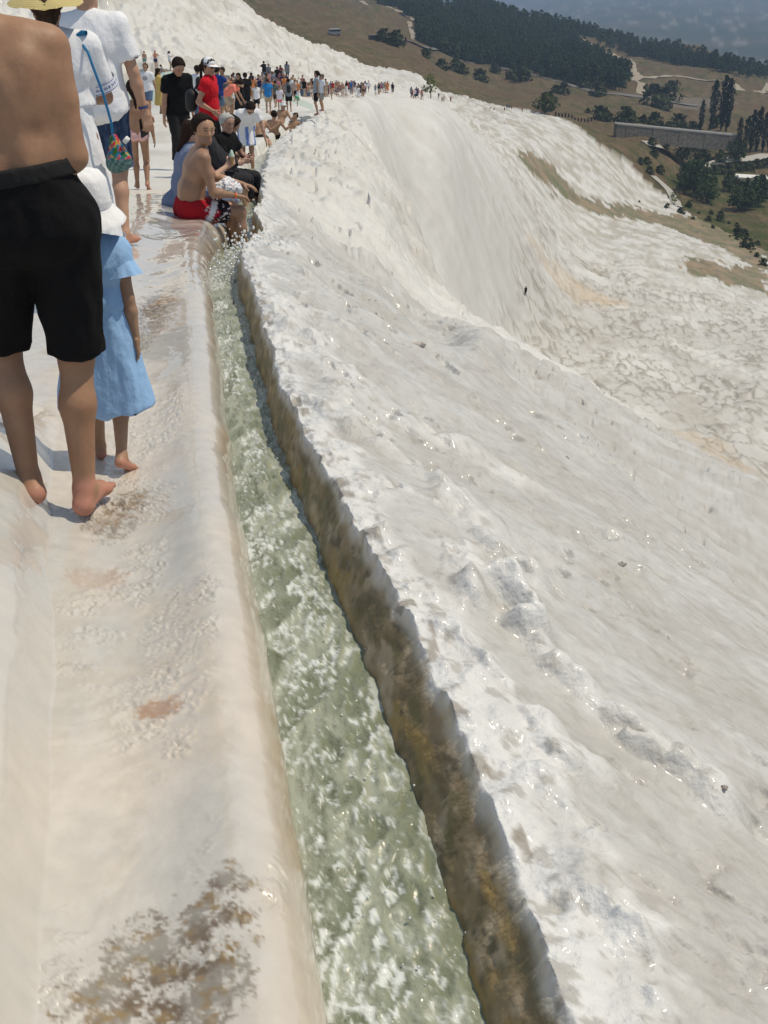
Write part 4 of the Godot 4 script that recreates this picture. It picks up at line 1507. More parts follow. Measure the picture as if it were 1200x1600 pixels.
func tube(points: Array, r: float, segs := 6) -> ArrayMesh:
	var sh := Shell.new()
	for k in points.size():
		var a: Vector3 = points[maxi(k - 1, 0)]
		var b: Vector3 = points[mini(k + 1, points.size() - 1)]
		var d := (b - a).normalized()
		var x := d.cross(Vector3(0.31, 0.13, 0.94)).normalized()
		var y := d.cross(x)
		for i in segs:
			var o := x * cos(TAU * i / segs) + y * sin(TAU * i / segs)
			sh.v.append(points[k] + o * r)
			sh.n.append(o)
	for k in points.size() - 1:
		for i in segs:
			var a := k * segs + i
			var b := k * segs + (i + 1) % segs
			sh.id.append_array([a, b, a + segs, b, b + segs, a + segs])
	renormal(sh)
	return close(sh)

func embroidery() -> StandardMaterial3D:     # white cloth with a printed dark blue border
	var im := Image.create(512, 48, false, Image.FORMAT_RGB8)
	im.fill(Color(0.86, 0.87, 0.9))
	var ink := Color(0.13, 0.19, 0.5)
	im.fill_rect(Rect2i(0, 3, 512, 3), ink)
	im.fill_rect(Rect2i(0, 42, 512, 3), ink)
	for k in 8:
		var x := k * 64
		for q in range(-9, 10):
			for w in range(-9, 10):
				if q * q + w * w < 80 and (absi(q) + absi(w)) % 3 != 0: im.set_pixel(x + 14 + q, 24 + w, ink)
		im.fill_rect(Rect2i(x + 28, 23, 30, 3), ink)
		for m in [32, 44, 54]:
			for q in range(-9, 9):
				var xx: int = x + m + int(absf(q) * 0.6) - 3
				im.fill_rect(Rect2i(xx, 24 + q, 3, 1), ink)
	var m := StandardMaterial3D.new()
	m.albedo_texture = ImageTexture.create_from_image(im)
	m.roughness = 0.9
	return m

func denim() -> StandardMaterial3D:
	if not mats.has("denim"):
		var m := plain_mat(Color(1, 1, 1), 0.9, 0.25)
		var g := noise_tex(noise(61, 0.02, 5), 256)
		var r := Gradient.new()
		r.set_color(0, Color(0.07, 0.11, 0.2))
		r.set_color(1, Color(0.34, 0.43, 0.55))
		g.color_ramp = r
		m.albedo_texture = g
		m.uv1_triplanar = true
		m.uv1_scale = Vector3(4, 1.5, 4)
		mats.denim = m
	return mats.denim

func person(at: Vector3, yaw: float, label: String, group := "") -> Node3D:
	return thing("person", label, "person", at, rad(yaw), group)

const WHITE_CLOTH := Color(0.78, 0.79, 0.82)
const BLACK_CLOTH := Color(0.008, 0.008, 0.009)
const TAN := Color(0.40, 0.235, 0.145)
const OLIVE := Color(0.34, 0.20, 0.125)
const FAIR := Color(0.5, 0.31, 0.22)
const DARK_HAIR := Color(0.02, 0.014, 0.011)

func near_man() -> void:
	var s := 1.02
	var pose := {"hips": Vector3(0, 0.945, 0), "fl": Vector3(-0.11, 0.125, 0.015), "fr": Vector3(0.06, 0.09, 0.05), "tl": Vector3(-0.38, -0.3, -0.85), "tr": Vector3(0.3, -0.03, -0.95),
		"kl": Vector3(-0.35, 0, -1), "kr": Vector3(0.1, 0, -1), "up": Vector3(-0.13, 1, -0.03), "chest": Vector3(-0.15, 1, -0.06), "head": Vector3(-0.05, 1, -0.15),
		"hl": Vector3(-0.13, 1.06, -0.3), "sr": Vector3(0.0, -0.03, 0.0), "sl": Vector3(0, -0.02, 0), "hr": Vector3(0.04, 1.14, -0.22), "el": Vector3(-0.9, -0.4, 0.5), "er": Vector3(0.27, -0.6, 0.5)}
	var j := joints(pose, s, 1.0)
	j.solel = Vector3(0.12, -0.93, 0.3).normalized()
	var p := person(feet(108, 789), 12, "bare-backed adult in black knee-length shorts, walking barefoot beside the girl in blue")
	var more: Array = []
	var b := Transform3D(Basis(j.rt, j.up2, -j.fw), j.hips)
	for q in [-1.0, 1.0]:
		more.append(limb(b * (Vector3(q * 0.105, 0.40, 0.062) * s), 0.04 * s, b * (Vector3(q * 0.075, 0.28, 0.068) * s), 0.036 * s, 0.04))
		more.append(limb(b * (Vector3(q * 0.035, 0.36, 0.072) * s), 0.03 * s, b * (Vector3(q * 0.035, 0.06, 0.078) * s), 0.032 * s, 0.04))
		more.append(limb(b * (Vector3(q * 0.15, 0.36, 0.02) * s), 0.045 * s, b * (Vector3(q * 0.1, 0.14, 0.01) * s), 0.056 * s, 0.05))
	body(p, j, Color(0.335, 0.185, 0.108), 0.0115, {"more": more, "carve": [limb(b * (Vector3(0, 0.46, 0.15) * s), 0.026, b * (Vector3(0, 0.07, 0.152) * s), 0.034, 0.035)], "head_cell": 0.009, "hand_cell": 0.006, "palml": Vector3(1, 0, 0.3), "palmr": Vector3(-1, 0, 0.3)})
	hair(p, j, DARK_HAIR, 0.012)
	var sl := short_limbs(j, 0.97, 0.02)
	var shorts := wear("shorts", p, sl, cloth_mat(BLACK_CLOTH), 0.0125, 0.010, waist_clip(j, 0.14), 6.0, 3.0)
	# elastic waistband
	var wb := Shell.new()
	net(wb, torso_limbs(j, 0.021).slice(0, 5), 0.011, [[j.up, j.up.dot(j.hips) + 0.15], [-j.up, -j.up.dot(j.hips) - 0.1]])
	mesh_node("waistband", close(wb), cloth_mat(Color(0.02, 0.02, 0.021)), shorts)

func girl() -> void:
	var s := 0.575
	var pose := {"big_head": 1.4, "fl": Vector3(-0.09, 0.09, -0.12), "fr": Vector3(0.07, 0.13, 0.16), "tr": Vector3(0.3, -0.5, -0.8), "tl": Vector3(-0.1, 0, -1), "kr": Vector3(0.1, 0, -1),
		"hr": Vector3(0.235, 0.75, 0.06), "hl": Vector3(-0.2, 0.78, -0.1), "er": Vector3(0.4, 0, 1), "head": Vector3(-0.08, 1, -0.12)}
	var j := joints(pose, s, 0.92)
	j.soler = Vector3(0.0, -0.8, 0.55).normalized()
	var p := person(feet(177, 712), 8, "small child in white sun hat and sky blue dress with ruffled sleeves")
	body(p, j, OLIVE, 0.0095, {"hand_cell": 0.005, "head_cell": 0.007, "curlr": 0.3})
	var blue := cloth_mat(Color(0.30, 0.49, 0.76))
	var l := shirt_limbs(j, 0.35, 0.012, 0.1)
	var bodice := wear("bodice", p, l, blue, 0.0095, 0.005, [[-j.up, -j.up.dot(j.hips) - 0.06 * s]])
	# gathered skirt
	var sk: Array = [limb(j.hips + (j.up * 0.17 - j.rt * 0.05) * s, 0.125 * s, Vector3(-0.11, 0.4, 0.0) * s, 0.19 * s, 0.03, 1), limb(j.hips + (j.up * 0.17 + j.rt * 0.05) * s, 0.125 * s, Vector3(0.11, 0.4, 0.01) * s, 0.19 * s, 0.03, 1)]
	wear("skirt", p, sk, blue, 0.0095, -0.007, waist_clip(j, 0.16), 13.0, 1.2)
	for t in ["l", "r"]:
		var a: Vector3 = j["sh" + t]
		var e: Vector3 = j["el" + t]
		ring(bodice, "sleeve_ruffle", a.lerp(e, 0.22), e - a, 0.046, 0.05, blue, 0.022, 9)
	hair(p, j, Color(0.12, 0.07, 0.035), 0.009, "tail")
	var hat := lathe([[0.0, 0.150], [0.04, 0.149], [0.072, 0.140], [0.088, 0.118], [0.094, 0.08], [0.099, 0.04], [0.101, 0.03], [0.118, 0.012], [0.140, -0.012], [0.148, -0.024], [0.143, -0.022], [0.11, 0.012], [0.09, 0.03]], 36, 0.07, 3.0)
	var o := mesh_node("sun_hat", hat, cloth_mat(Color(0.8, 0.8, 0.81)), p)
	o.transform = head_basis(j) * Transform3D(Basis().rotated(Vector3(1, 0, 0), 0.2).rotated(Vector3(0, 0, 1), -0.12).scaled(Vector3.ONE * 0.96), Vector3(0, -0.025, 0.008))
	ring(o, "hat_band", Vector3(0, 0.03, 0), Vector3.UP, 0.103, 0.022, cloth_mat(Color(0.74, 0.74, 0.76)))

func dress_woman() -> void:
	var s := 0.96
	var pose := {"up": Vector3(-0.02, 1, 0), "hr": Vector3(0.1, 1.12, -0.3), "er": Vector3(0.55, -0.6, 0.35), "hl": Vector3(-0.1, 1.1, -0.3), "el": Vector3(-0.7, -0.5, 0.4), "fl": Vector3(-0.08, 0.085, -0.1), "fr": Vector3(0.09, 0.1, 0.08)}
	var j := joints(pose, s, 1.0)
	var p := person(feet_at(126, 420, 6.4), 12, "adult in wide straw hat and long white dress with blue embroidered border", "")
	body(p, j, Color(0.36, 0.2, 0.13), 0.014, {"head_cell": 0.011, "hand_cell": 0.008, "fat": 0.012})
	var white := cloth_mat(WHITE_CLOTH)
	var bodice := wear("bodice", p, shirt_limbs(j, 0.78, 0.02, 0.1), white, 0.013, -0.005, [[-j.up, -j.up.dot(j.hips) - 0.16 * s]], 9.0, 1.6)
	var hem := Vector3(0, 0.35, 0)
	var skirt := wear("skirt", p, [limb(j.hips + j.up * 0.2 * s - j.rt * 0.04, 0.118, (hem + Vector3(-0.05, 0, 0)) * s, 0.205, 0.04, 1), limb(j.hips + j.up * 0.2 * s + j.rt * 0.04, 0.118, (hem + Vector3(0.05, 0, 0)) * s, 0.205, 0.04, 1)], white, 0.013, -0.012, waist_clip(j, 0.19), 8.0, 0.9)
	ring(skirt, "belt", j.hips + j.up * 0.172 * s, j.up, 0.15, 0.018, white)
	var border := embroidery()
	border.uv1_scale = Vector3(1.4, 1, 1)
	for t in ["l", "r"]:
		var a: Vector3 = j["sh" + t]
		var e: Vector3 = j["el" + t]
		ring(bodice, "sleeve_border", a.lerp(e, 0.62), e - a, 0.083, 0.05, border, 0.004, 0, true)
	var hb := embroidery()
	hb.uv1_scale = Vector3(4, 1, 1)
	var hr := Shell.new()
	var huv := PackedVector2Array()
	for k in 2:
		for i in 65:
			var an := TAU * i / 64.0
			hr.v.append(Vector3(cos(an) * 0.262, (0.333 + 0.06 * k) * s, sin(an) * 0.214))
			hr.n.append(Vector3(cos(an), 0, sin(an)))
			huv.append(Vector2(i / 64.0, 1.0 - k))
	for i in 64: hr.id.append_array([i, i + 65, i + 1, i + 1, i + 65, i + 66])
	renormal(hr)
	mesh_node("hem_border", pack(hr.v, hr.n, PackedColorArray(), hr.id, huv), hb, skirt)
	hair(p, j, Color(0.05, 0.03, 0.02), 0.014, "tail")
	var straw := plain_mat(Color(1, 1, 1), 0.85)
	var im := Image.create(256, 256, false, Image.FORMAT_RGB8)
	for y in 256:
		for x in 256:
			var k := 0.5 + 0.5 * sin(y * 0.8) * (0.6 + 0.4 * sin(x * 0.5 + (y / 8) * 1.3))
			im.set_pixel(x, y, Color(0.62, 0.55, 0.34).lerp(Color(0.86, 0.8, 0.58), k))
	straw.albedo_texture = ImageTexture.create_from_image(im)
	straw.uv1_triplanar = true
	straw.uv1_scale = Vector3.ONE * 4.0
	var hat := mesh_node("straw_hat", lathe([[0.0, 0.175], [0.05, 0.172], [0.088, 0.15], [0.1, 0.09], [0.104, 0.05], [0.13, 0.035], [0.17, 0.02], [0.205, 0.0], [0.207, -0.006], [0.17, 0.012], [0.1, 0.04]], 40, 0.06, 8.0), straw, p)
	hat.transform = head_basis(j) * Transform3D(Basis().rotated(Vector3(1, 0, 0), 0.12).scaled(Vector3.ONE * 0.9), Vector3(0, 0.01, 0.01))
	# net bag on a long blue strap, hanging from the shoulder
	var b := thing("shoulder_bag", "patterned net bag on blue strap hanging beside the white dress", "bag", p.position, p.rotation.y)
	var sh: Vector3 = j.shr + Vector3(-0.04, 0.045, 0.04)
	var low := Vector3(0.27, 0.8, 0.1)
	var teal := plain_mat(Color(0.02, 0.17, 0.36), 0.7)
	mesh_node("strap", tube([sh + Vector3(-0.02, 0, -0.1), sh + Vector3(0, 0.012, 0.0), sh + Vector3(0.05, -0.06, 0.075), sh + Vector3(0.065, -0.12, 0.095), Vector3(0.225, 1.12, 0.12), Vector3(0.25, 0.98, 0.12), low + Vector3(-0.02, 0.12, 0)], 0.007, 8), teal, b)
	mesh_node("strap_knot", tube([sh + Vector3(0.0, 0.01, 0.01), sh + Vector3(0.03, 0.03, 0.02), sh + Vector3(0.05, 0.028, 0.03)], 0.013, 8), teal, b)
	var bag := Shell.new()
	net(bag, [limb(low, 0.058, low + Vector3(-0.015, 0.1, 0), 0.022, 0.04), limb(low + Vector3(0.012, -0.02, 0), 0.05, low + Vector3(-0.02, -0.03, 0), 0.05, 0.03)], 0.008)
	bag.c.resize(bag.v.size())
	for i in bag.v.size():
		var q := bag.v[i]
		var c := Color(0.05, 0.12, 0.12) if int(floorf(q.y * 60.0) + floorf((q.x + q.z) * 60.0)) % 2 == 0 else Color(0.15, 0.24, 0.22)
		var w := n_skin.get_noise_3dv(q * 2.0)
		if q.y > 0.8: c = Color(0.5, 0.03, 0.06) if w > 0.1 else Color(0.03, 0.12, 0.03) if w < -0.2 else Color(0.5, 0.35, 0.05) if w > 0.0 else Color(0.02, 0.16, 0.3)
		bag.c[i] = c
	mesh_node("pouch", close(bag), vertex_mat(0.85), b)
	mesh_node("tassel", tube([low + Vector3(0.04, 0.1, 0.03), low + Vector3(0.055, 0.085, 0.035)], 0.02, 8), plain_mat(Color(0.7, 0.7, 0.68)), b)

func jeans_man() -> void:
	var s := 1.05
	var pose := {"fl": Vector3(-0.1, 0.085, -0.2), "fr": Vector3(0.1, 0.1, 0.12), "tr": Vector3(0.35, -0.05, -0.9), "hr": Vector3(0.3, 0.86, 0.0), "er": Vector3(0.7, -0.1, 0.9), "hl": Vector3(-0.27, 0.86, -0.08), "up": Vector3(-0.02, 1, -0.02), "head": Vector3(0.05, 1, -0.1), "look": Vector3(0.5, 0, -1)}
	var j := joints(pose, s, 1.05)
	var p := person(feet(176, 384), 8, "adult in plain white short-sleeved shirt and rolled denim shorts, holding a phone")
	body(p, j, Color(0.46, 0.27, 0.18), 0.014, {"head_cell": 0.011, "hand_cell": 0.0065, "curlr": 0.75, "palmr": Vector3(-0.5, 0, -0.8)})
	hair(p, j, Color(0.07, 0.04, 0.025), 0.014)
	wear("shirt", p, shirt_limbs(j, 0.72, 0.022, -0.05), cloth_mat(WHITE_CLOTH), 0.0135, -0.006, [], 8.0, 3.0)
	var shorts := wear("shorts", p, short_limbs(j, 0.92, 0.022), denim(), 0.0135, -0.007, waist_clip(j, 0.08), 7.0, 4.0)
	for t in ["l", "r"]:
		var h: Vector3 = j["hip" + t]
		var k: Vector3 = j["kn" + t]
		ring(shorts, "rolled_cuff", h.lerp(k, 0.83), k - h, 0.101, 0.045, plain_mat(Color(0.16, 0.22, 0.32), 0.9), 0.003)
	var f: Vector3 = (j.wrr - j.elr).normalized()
	ring(p, "wristband", j.wrr - f * 0.045, f, 0.033, 0.016, plain_mat(Color(0.04, 0.06, 0.2), 0.6))
	var ph := thing("phone", "black phone held in the hand of the adult in denim shorts", "phone", p.to_global(j.wrr + f * 0.11 + Vector3(-0.035, 0.01, -0.02)), p.rotation.y)
	var bm := rounded_box(Vector3(0.075, 0.15, 0.011), 0.008)
	var q := mesh_node("case", bm, plain_mat(Color(0.008, 0.008, 0.009), 0.3), ph)
	q.rotation = Vector3(0.3, 0.9, 0.35)
	var sc := mesh_node("screen", rounded_box(Vector3(0.068, 0.142, 0.002), 0.001), plain_mat(Color(0.004, 0.004, 0.005), 0.08), ph)
	sc.transform = Transform3D(q.transform.basis, q.transform.basis * Vector3(0, 0, -0.006))

func rounded_box(size: Vector3, r: float) -> ArrayMesh:
	var sh := Shell.new()
	var faces := [[Vector3.RIGHT, Vector3.UP], [Vector3.LEFT, Vector3.UP], [Vector3.UP, Vector3.BACK], [Vector3.DOWN, Vector3.BACK], [Vector3.BACK, Vector3.UP], [Vector3.FORWARD, Vector3.UP]]
	for fc in faces:
		var nrm: Vector3 = fc[0]
		var u: Vector3 = fc[1]
		var w := nrm.cross(u)
		var at := sh.v.size()
		for a in [-1.0, -0.8, 0.8, 1.0]:
			for b in [-1.0, -0.8, 0.8, 1.0]:
				var q: Vector3 = (nrm + u * a + w * b) * size * 0.5
				var inner: Vector3 = q.clamp(-size * 0.5 + Vector3.ONE * r, size * 0.5 - Vector3.ONE * r)
				var e: Vector3 = q - inner
				if e.length() > 1e-6:
					sh.v.append(inner + e.normalized() * r)
					sh.n.append(e.normalized())
				else:
					sh.v.append(q)
					sh.n.append(nrm)
		for a in 3:
			for b in 3:
				var k := at + a * 4 + b
				sh.id.append_array([k, k + 4, k + 1, k + 1, k + 4, k + 5])
	renormal(sh)
	return close(sh)

func pink_child() -> void:
	var s := 0.7
	var pose := {"big_head": 1.22, "fl": Vector3(-0.1, 0.085, -0.06), "fr": Vector3(0.1, 0.14, 0.2), "tr": Vector3(0.1, -0.55, -0.8), "hr": Vector3(0.27, 0.8, 0.06), "hl": Vector3(-0.25, 0.85, -0.1), "up": Vector3(0.02, 1, 0), "head": Vector3(-0.1, 1, -0.1)}
	var j := joints(pose, s, 0.98)
	j.soler = Vector3(0, -0.8, 0.6).normalized()
	var p := person(feet(224, 296), 6, "barefoot child walking away in pale pink swim bottoms")
	body(p, j, Color(0.34, 0.19, 0.115), 0.013, {"fat": 0.008, "head_cell": 0.011, "hand_cell": 0.008})
	hair(p, j, DARK_HAIR, 0.012, "tail", 0.014)
	wear("swim_bottoms", p, torso_limbs(j, 0.006).slice(0, 3) + [limb(j.hipl, 0.09 * s, j.hipl.lerp(j.knl, 0.12), 0.092 * s, 0.02, 1), limb(j.hipr, 0.09 * s, j.hipr.lerp(j.knr, 0.12), 0.092 * s, 0.02, 1)], cloth_mat(Color(0.68, 0.42, 0.42)), 0.011, 0.004, waist_clip(j, 0.075))

func sitter_pose(extra: Dictionary) -> Dictionary:
	var p := {"hips": Vector3(0, 0.1, 0), "up": Vector3(0, 1, 0.05), "fl": Vector3(-0.12, -0.36, -0.46), "fr": Vector3(0.12, -0.36, -0.44), "hl": Vector3(-0.16, 0.26, -0.36), "hr": Vector3(0.16, 0.26, -0.36), "el": Vector3(-0.8, -0.5, 0.4), "er": Vector3(0.8, -0.5, 0.4), "kl": Vector3(0, 1, -0.6), "kr": Vector3(0, 1, -0.6), "tl": Vector3(0, -0.3, -1), "tr": Vector3(0, -0.3, -1)}
	p.merge(extra, true)
	return p

func seated_man() -> void:
	var s := 1.03
	var pose := sitter_pose({"up": Vector3(0.02, 1, -0.02), "chest": Vector3(0.02, 1, -0.38), "head": Vector3(0.05, 1, -0.1), "look": Vector3(1.0, -0.08, -0.22), "hr": Vector3(0.15, 0.2, -0.37), "er": Vector3(0.5, -0.6, 0.7), "hl": Vector3(-0.08, 0.25, -0.5), "el": Vector3(-0.7, -0.4, 0.6), "fl": Vector3(-0.14, -0.38, -0.42), "fr": Vector3(0.1, -0.38, -0.44), "twist": -6.0})
	var j := joints(pose, s, 1.05)
	j.beard = true
	var p := person(feet(300, 338), -66, "bare-chested adult in red and black swim shorts sitting with legs in the channel")
	body(p, j, Color(0.44, 0.25, 0.155), 0.0125, {"face": true, "head_cell": 0.0058, "hand_cell": 0.006, "curlr": 0.5, "palmr": Vector3(0, -1, 0.1), "palml": Vector3(0, -1, 0.1), "alongr": Vector3(-0.1, -0.25, -1), "fat": 0.012})
	hair(p, j, Color(0.022, 0.015, 0.012), 0.009, "short", 0.013)
	var sh := Shell.new()
	net(sh, short_limbs(j, 0.72, 0.02), 0.0125, waist_clip(j, 0.085))
	soften(sh, 0.01, n_cloth, 8.0, 5.0)
	sh.c.resize(sh.v.size())
	for i in sh.v.size():
		var q := sh.v[i]
		var e := q.z + 0.12 * n_skin.get_noise_3dv(q * 0.8)
		var c := Color(0.33, 0.012, 0.02) if e > -0.16 else Color(0.02, 0.015, 0.02)
		if absf(n_skin.get_noise_3dv(q * 1.3 + Vector3(3, 0, 0))) < 0.035 and e < -0.05: c = Color(0.55, 0.5, 0.52)
		if q.x > 0.12 and absf(q.z + 0.1 + 0.5 * q.y) < 0.03: c = Color(0.66, 0.66, 0.68)
		sh.c[i] = c
	mesh_node("swim_shorts", close(sh), vertex_mat(0.9, 0.25), p)
	var f: Vector3 = (j.wrr - j.elr).normalized()
	ring(p, "wristband", j.wrr - f * 0.03, f, 0.032, 0.02, plain_mat(Color(0.85, 0.16, 0.03), 0.5))
	# crumpled bundle in his lap
	var b := Shell.new()
	var c := Vector3(0.13, 0.26, -0.3)
	net(b, [limb(c + Vector3(0, 0, 0.1), 0.06, c + Vector3(-0.02, -0.01, -0.08), 0.07, 0.04), limb(c + Vector3(0.03, 0.03, 0.02), 0.05, c + Vector3(-0.06, 0.05, -0.04), 0.05, 0.04)], 0.009)
	soften(b, 0.022, n_cloth, 16.0, 16.0)
	b.c.resize(b.v.size())
	for i in b.v.size():
		var w := n_skin.get_noise_3dv(b.v[i] * 4.0)
		b.c[i] = Color(0.09, 0.1, 0.16) if w > 0.3 else Color(0.62, 0.36, 0.34) if w < -0.38 else Color(0.76, 0.77, 0.8)
	var o := mesh_node("towel_bundle", close(b), vertex_mat(0.7), self)
	o.transform = p.transform
	tag(o, "crumpled white spotted cloth bundle on the lap of the swimmer in red shorts", "cloth")

func cap(p: Node3D, j: Dictionary, c: Color) -> void:
	var m := cloth_mat(c)
	var r: float = j.hs
	var o := mesh_node("cap", lathe([[0.0, 0.137], [0.04, 0.133], [0.075, 0.11], [0.094, 0.07], [0.099, 0.03], [0.095, 0.028]], 24), m, p)
	o.transform = head_basis(j) * Transform3D(Basis().scaled(Vector3(0.95, 1, 1.08) * r), Vector3(0, 0.0, 0.006 * r))
	var sh := Shell.new()
	for k in 2:
		for i in 13:
			var a := PI * (i / 12.0)
			var e := 0.0 if k == 0 else 1.0
			sh.v.append(Vector3(cos(a) * (0.09 + 0.0 * e), 0.035 - 0.02 * e + 0.012 * sin(a), -0.055 - sin(a) * (0.035 + 0.085 * e)) * r)
			sh.n.append(Vector3.UP)
	for i in 12: sh.id.append_array([i, i + 13, i + 1, i + 1, i + 13, i + 14])
	renormal(sh)
	mesh_node("visor", close(sh), m, o).transform = Transform3D(Basis().scaled(Vector3.ONE / r), Vector3.ZERO) * Transform3D(Basis().scaled(Vector3(1, 1, 1)), Vector3.ZERO)

func sunglasses(p: Node3D, j: Dictionary) -> void:
	var r: float = j.hs
	for q in [-1.0, 1.0]:
		var o := mesh_node("sunglasses_lens", rounded_box(Vector3(0.05, 0.04, 0.008) * r, 0.003 * r), plain_mat(Color(0.01, 0.009, 0.008), 0.12), p)
		o.transform = head_basis(j) * Transform3D(Basis().rotated(Vector3.UP, q * -0.3), Vector3(q * 0.032, 0.01, -0.095) * r)

func build_people() -> void:
	near_man()
	girl()
	dress_woman()
	jeans_man()
	pink_child()
	seated_man()
	var t0 := Time.get_ticks_msec()
	# sitting behind him, holding an ice cream
	var s := 0.95
	var j := joints(sitter_pose({"chest": Vector3(0, 1, -0.25), "hr": Vector3(0.1, 0.42, -0.42), "er": Vector3(0.3, -1, 0.2), "look": Vector3(0.3, -0.2, -1), "head": Vector3(0, 1, -0.25)}), s)
	var p := person(feet_at(294, 322, 11.5), -70, "adult in white cap and grey-blue tunic sitting with an ice cream behind the bare-chested swimmer")
	body(p, j, FAIR, 0.017, {"head_cell": 0.01, "hand_cell": 0.008, "curlr": 0.8})
	hair(p, j, Color(0.035, 0.02, 0.015), 0.013, "long")
	wear("tunic", p, shirt_limbs(j, 0.5, 0.025, -0.06) + [limb(j.hips, 0.13, j.hips + Vector3(0.0, -0.05, 0.12), 0.14, 0.04), limb(j.hipl, 0.11, j.knl, 0.09, 0.04), limb(j.hipr, 0.11, j.knr, 0.09, 0.04)], cloth_mat(Color(0.17, 0.21, 0.32)), 0.016, 0.012)
	cap(p, j, Color(0.74, 0.72, 0.66))
	var ic := thing("ice_cream", "small ice cream cone held up beside the face of the bare-chested swimmer", "ice cream", p.to_global(j.wrr + Vector3(0, 0.05, -0.05)))
	mesh_node("cone", lathe([[0.004, -0.06], [0.028, 0.03], [0.03, 0.035], [0.0, 0.036]], 14), plain_mat(Color(0.45, 0.28, 0.14)), ic)
	mesh_node("scoop", lathe([[0.0, 0.1], [0.012, 0.092], [0.018, 0.07], [0.027, 0.05], [0.028, 0.034]], 14), plain_mat(Color(0.5, 0.62, 0.52), 0.5), ic)
	# red shirt, white cap, hand on hip
	s = 0.97
	j = joints({"hips": Vector3(0, 0.93, 0), "up": Vector3(0.03, 1, -0.04), "fl": Vector3(-0.1, 0.085, -0.02), "fr": Vector3(0.08, 0.085, 0.05), "hr": Vector3(0.17, 0.99, -0.1), "er": Vector3(0.5, 0, 1), "hl": Vector3(-0.26, 0.9, -0.05), "look": Vector3(0.5, -0.15, -1), "head": Vector3(0.03, 1, -0.12)}, s)
	p = person(feet(334, 276), -96, "adult in bright red top, white cap and sunglasses standing with hand on hip")
	body(p, j, Color(0.42, 0.24, 0.16), 0.017, {"face": true, "head_cell": 0.01, "hand_cell": 0.0085, "curlr": 0.25, "alongr": Vector3(0.2, -0.5, -0.7)})
	hair(p, j, Color(0.03, 0.02, 0.015), 0.013, "tail")
	wear("top", p, shirt_limbs(j, 0.42, 0.022, -0.06), cloth_mat(Color(0.52, 0.012, 0.022)), 0.016, 0.012)
	wear("trousers", p, short_limbs(j, 1.9, 0.016), cloth_mat(BLACK_CLOTH), 0.016, 0.008, waist_clip(j, 0.08))
	cap(p, j, Color(0.78, 0.79, 0.83))
	sunglasses(p, j)
	var bg := Shell.new()
	net(bg, [limb(Vector3(0.1, 1.02, 0.24), 0.085, Vector3(0.1, 1.16, 0.22), 0.1, 0.04), limb(Vector3(0.02, 1.02, 0.26), 0.08, Vector3(0.02, 1.15, 0.24), 0.09, 0.04)], 0.016)
	var bag := thing("backpack", "black rounded backpack slung behind the adult in the bright red top", "bag", p.position, p.rotation.y)
	mesh_node("pouch", close(bg), plain_mat(Color(0.015, 0.015, 0.017), 0.6), bag)
	mesh_node("strap", tube([Vector3(0.1, 1.22, 0.2), Vector3(0.12, 1.4, 0.06), Vector3(0.1, 1.38, -0.08), Vector3(-0.08, 1.1, -0.16)], 0.014), plain_mat(Color(0.015, 0.015, 0.017), 0.7), bag)
	# dark haired, black shirt, looking down
	s = 1.03
	j = joints({"up": Vector3(0.02, 1, -0.1), "chest": Vector3(0.02, 1, -0.22), "head": Vector3(0.05, 1, -0.75), "look": Vector3(0.1, -1, -0.7), "hr": Vector3(0.27, 0.84, -0.06), "hl": Vector3(-0.2, 0.85, -0.15)}, s, 1.04)
	p = person(feet_at(284, 262, 19.6), -142, "dark-haired adult in black shirt standing with head bowed beside the red top")
	body(p, j, Color(0.37, 0.21, 0.14), 0.018, {"face": true, "head_cell": 0.011, "hand_cell": 0.009})
	hair(p, j, DARK_HAIR, 0.013, "short", 0.018)
	wear("shirt", p, shirt_limbs(j, 0.62, 0.02, -0.06), cloth_mat(BLACK_CLOTH), 0.017, 0.01)
	wear("trousers", p, short_limbs(j, 1.8, 0.02), cloth_mat(Color(0.02, 0.02, 0.022)), 0.017, 0.01, waist_clip(j, 0.08))
	# black clothes, feet across the channel
	s = 1.02
	j = joints(sitter_pose({"chest": Vector3(0, 1, -0.45), "up": Vector3(0, 1, -0.05), "head": Vector3(0, 1, -0.6), "look": Vector3(-0.3, -0.8, -1), "fl": Vector3(-0.1, -0.38, -0.5), "fr": Vector3(0.08, -0.22, -0.8), "hr": Vector3(0.16, 0.28, -0.4), "er": Vector3(0.6, -0.6, 0.4), "hl": Vector3(-0.1, 0.28, -0.42), "tr": Vector3(0, 0.45, -1)}), s)
	p = person(feet(341, 281), -78, "adult in black shirt and trousers sitting with one bare foot across the channel")
	body(p, j, Color(0.36, 0.21, 0.14), 0.016, {"hand_cell": 0.0085, "curlr": 0.5})
	hair(p, j, DARK_HAIR, 0.013, "short", 0.02)
	wear("shirt", p, shirt_limbs(j, 0.85, 0.022, -0.05), cloth_mat(BLACK_CLOTH), 0.016, 0.01)
	wear("trousers", p, short_limbs(j, 1.25, 0.02), cloth_mat(Color(0.016, 0.016, 0.018)), 0.016, 0.01, waist_clip(j, 0.09))
	# grey haired, black clothes
	j = joints(sitter_pose({"chest": Vector3(0, 1, -0.2), "hr": Vector3(0.1, 0.3, -0.35), "hl": Vector3(-0.1, 0.3, -0.35), "look": Vector3(0.5, -0.1, -1)}), 1.0)
	p = person(feet_at(349, 252, 16.2), -110, "grey-haired adult in dark clothes sitting on the far side of the block")
	body(p, j, Color(0.38, 0.22, 0.16), 0.019, {"face": true, "head_cell": 0.011, "hand_cell": 0.011, "fat": 0.02})
	hair(p, j, Color(0.42, 0.41, 0.39), 0.014, "short", 0.012)
	wear("shirt", p, shirt_limbs(j, 0.6, 0.02, -0.05), cloth_mat(BLACK_CLOTH), 0.018, 0.01)
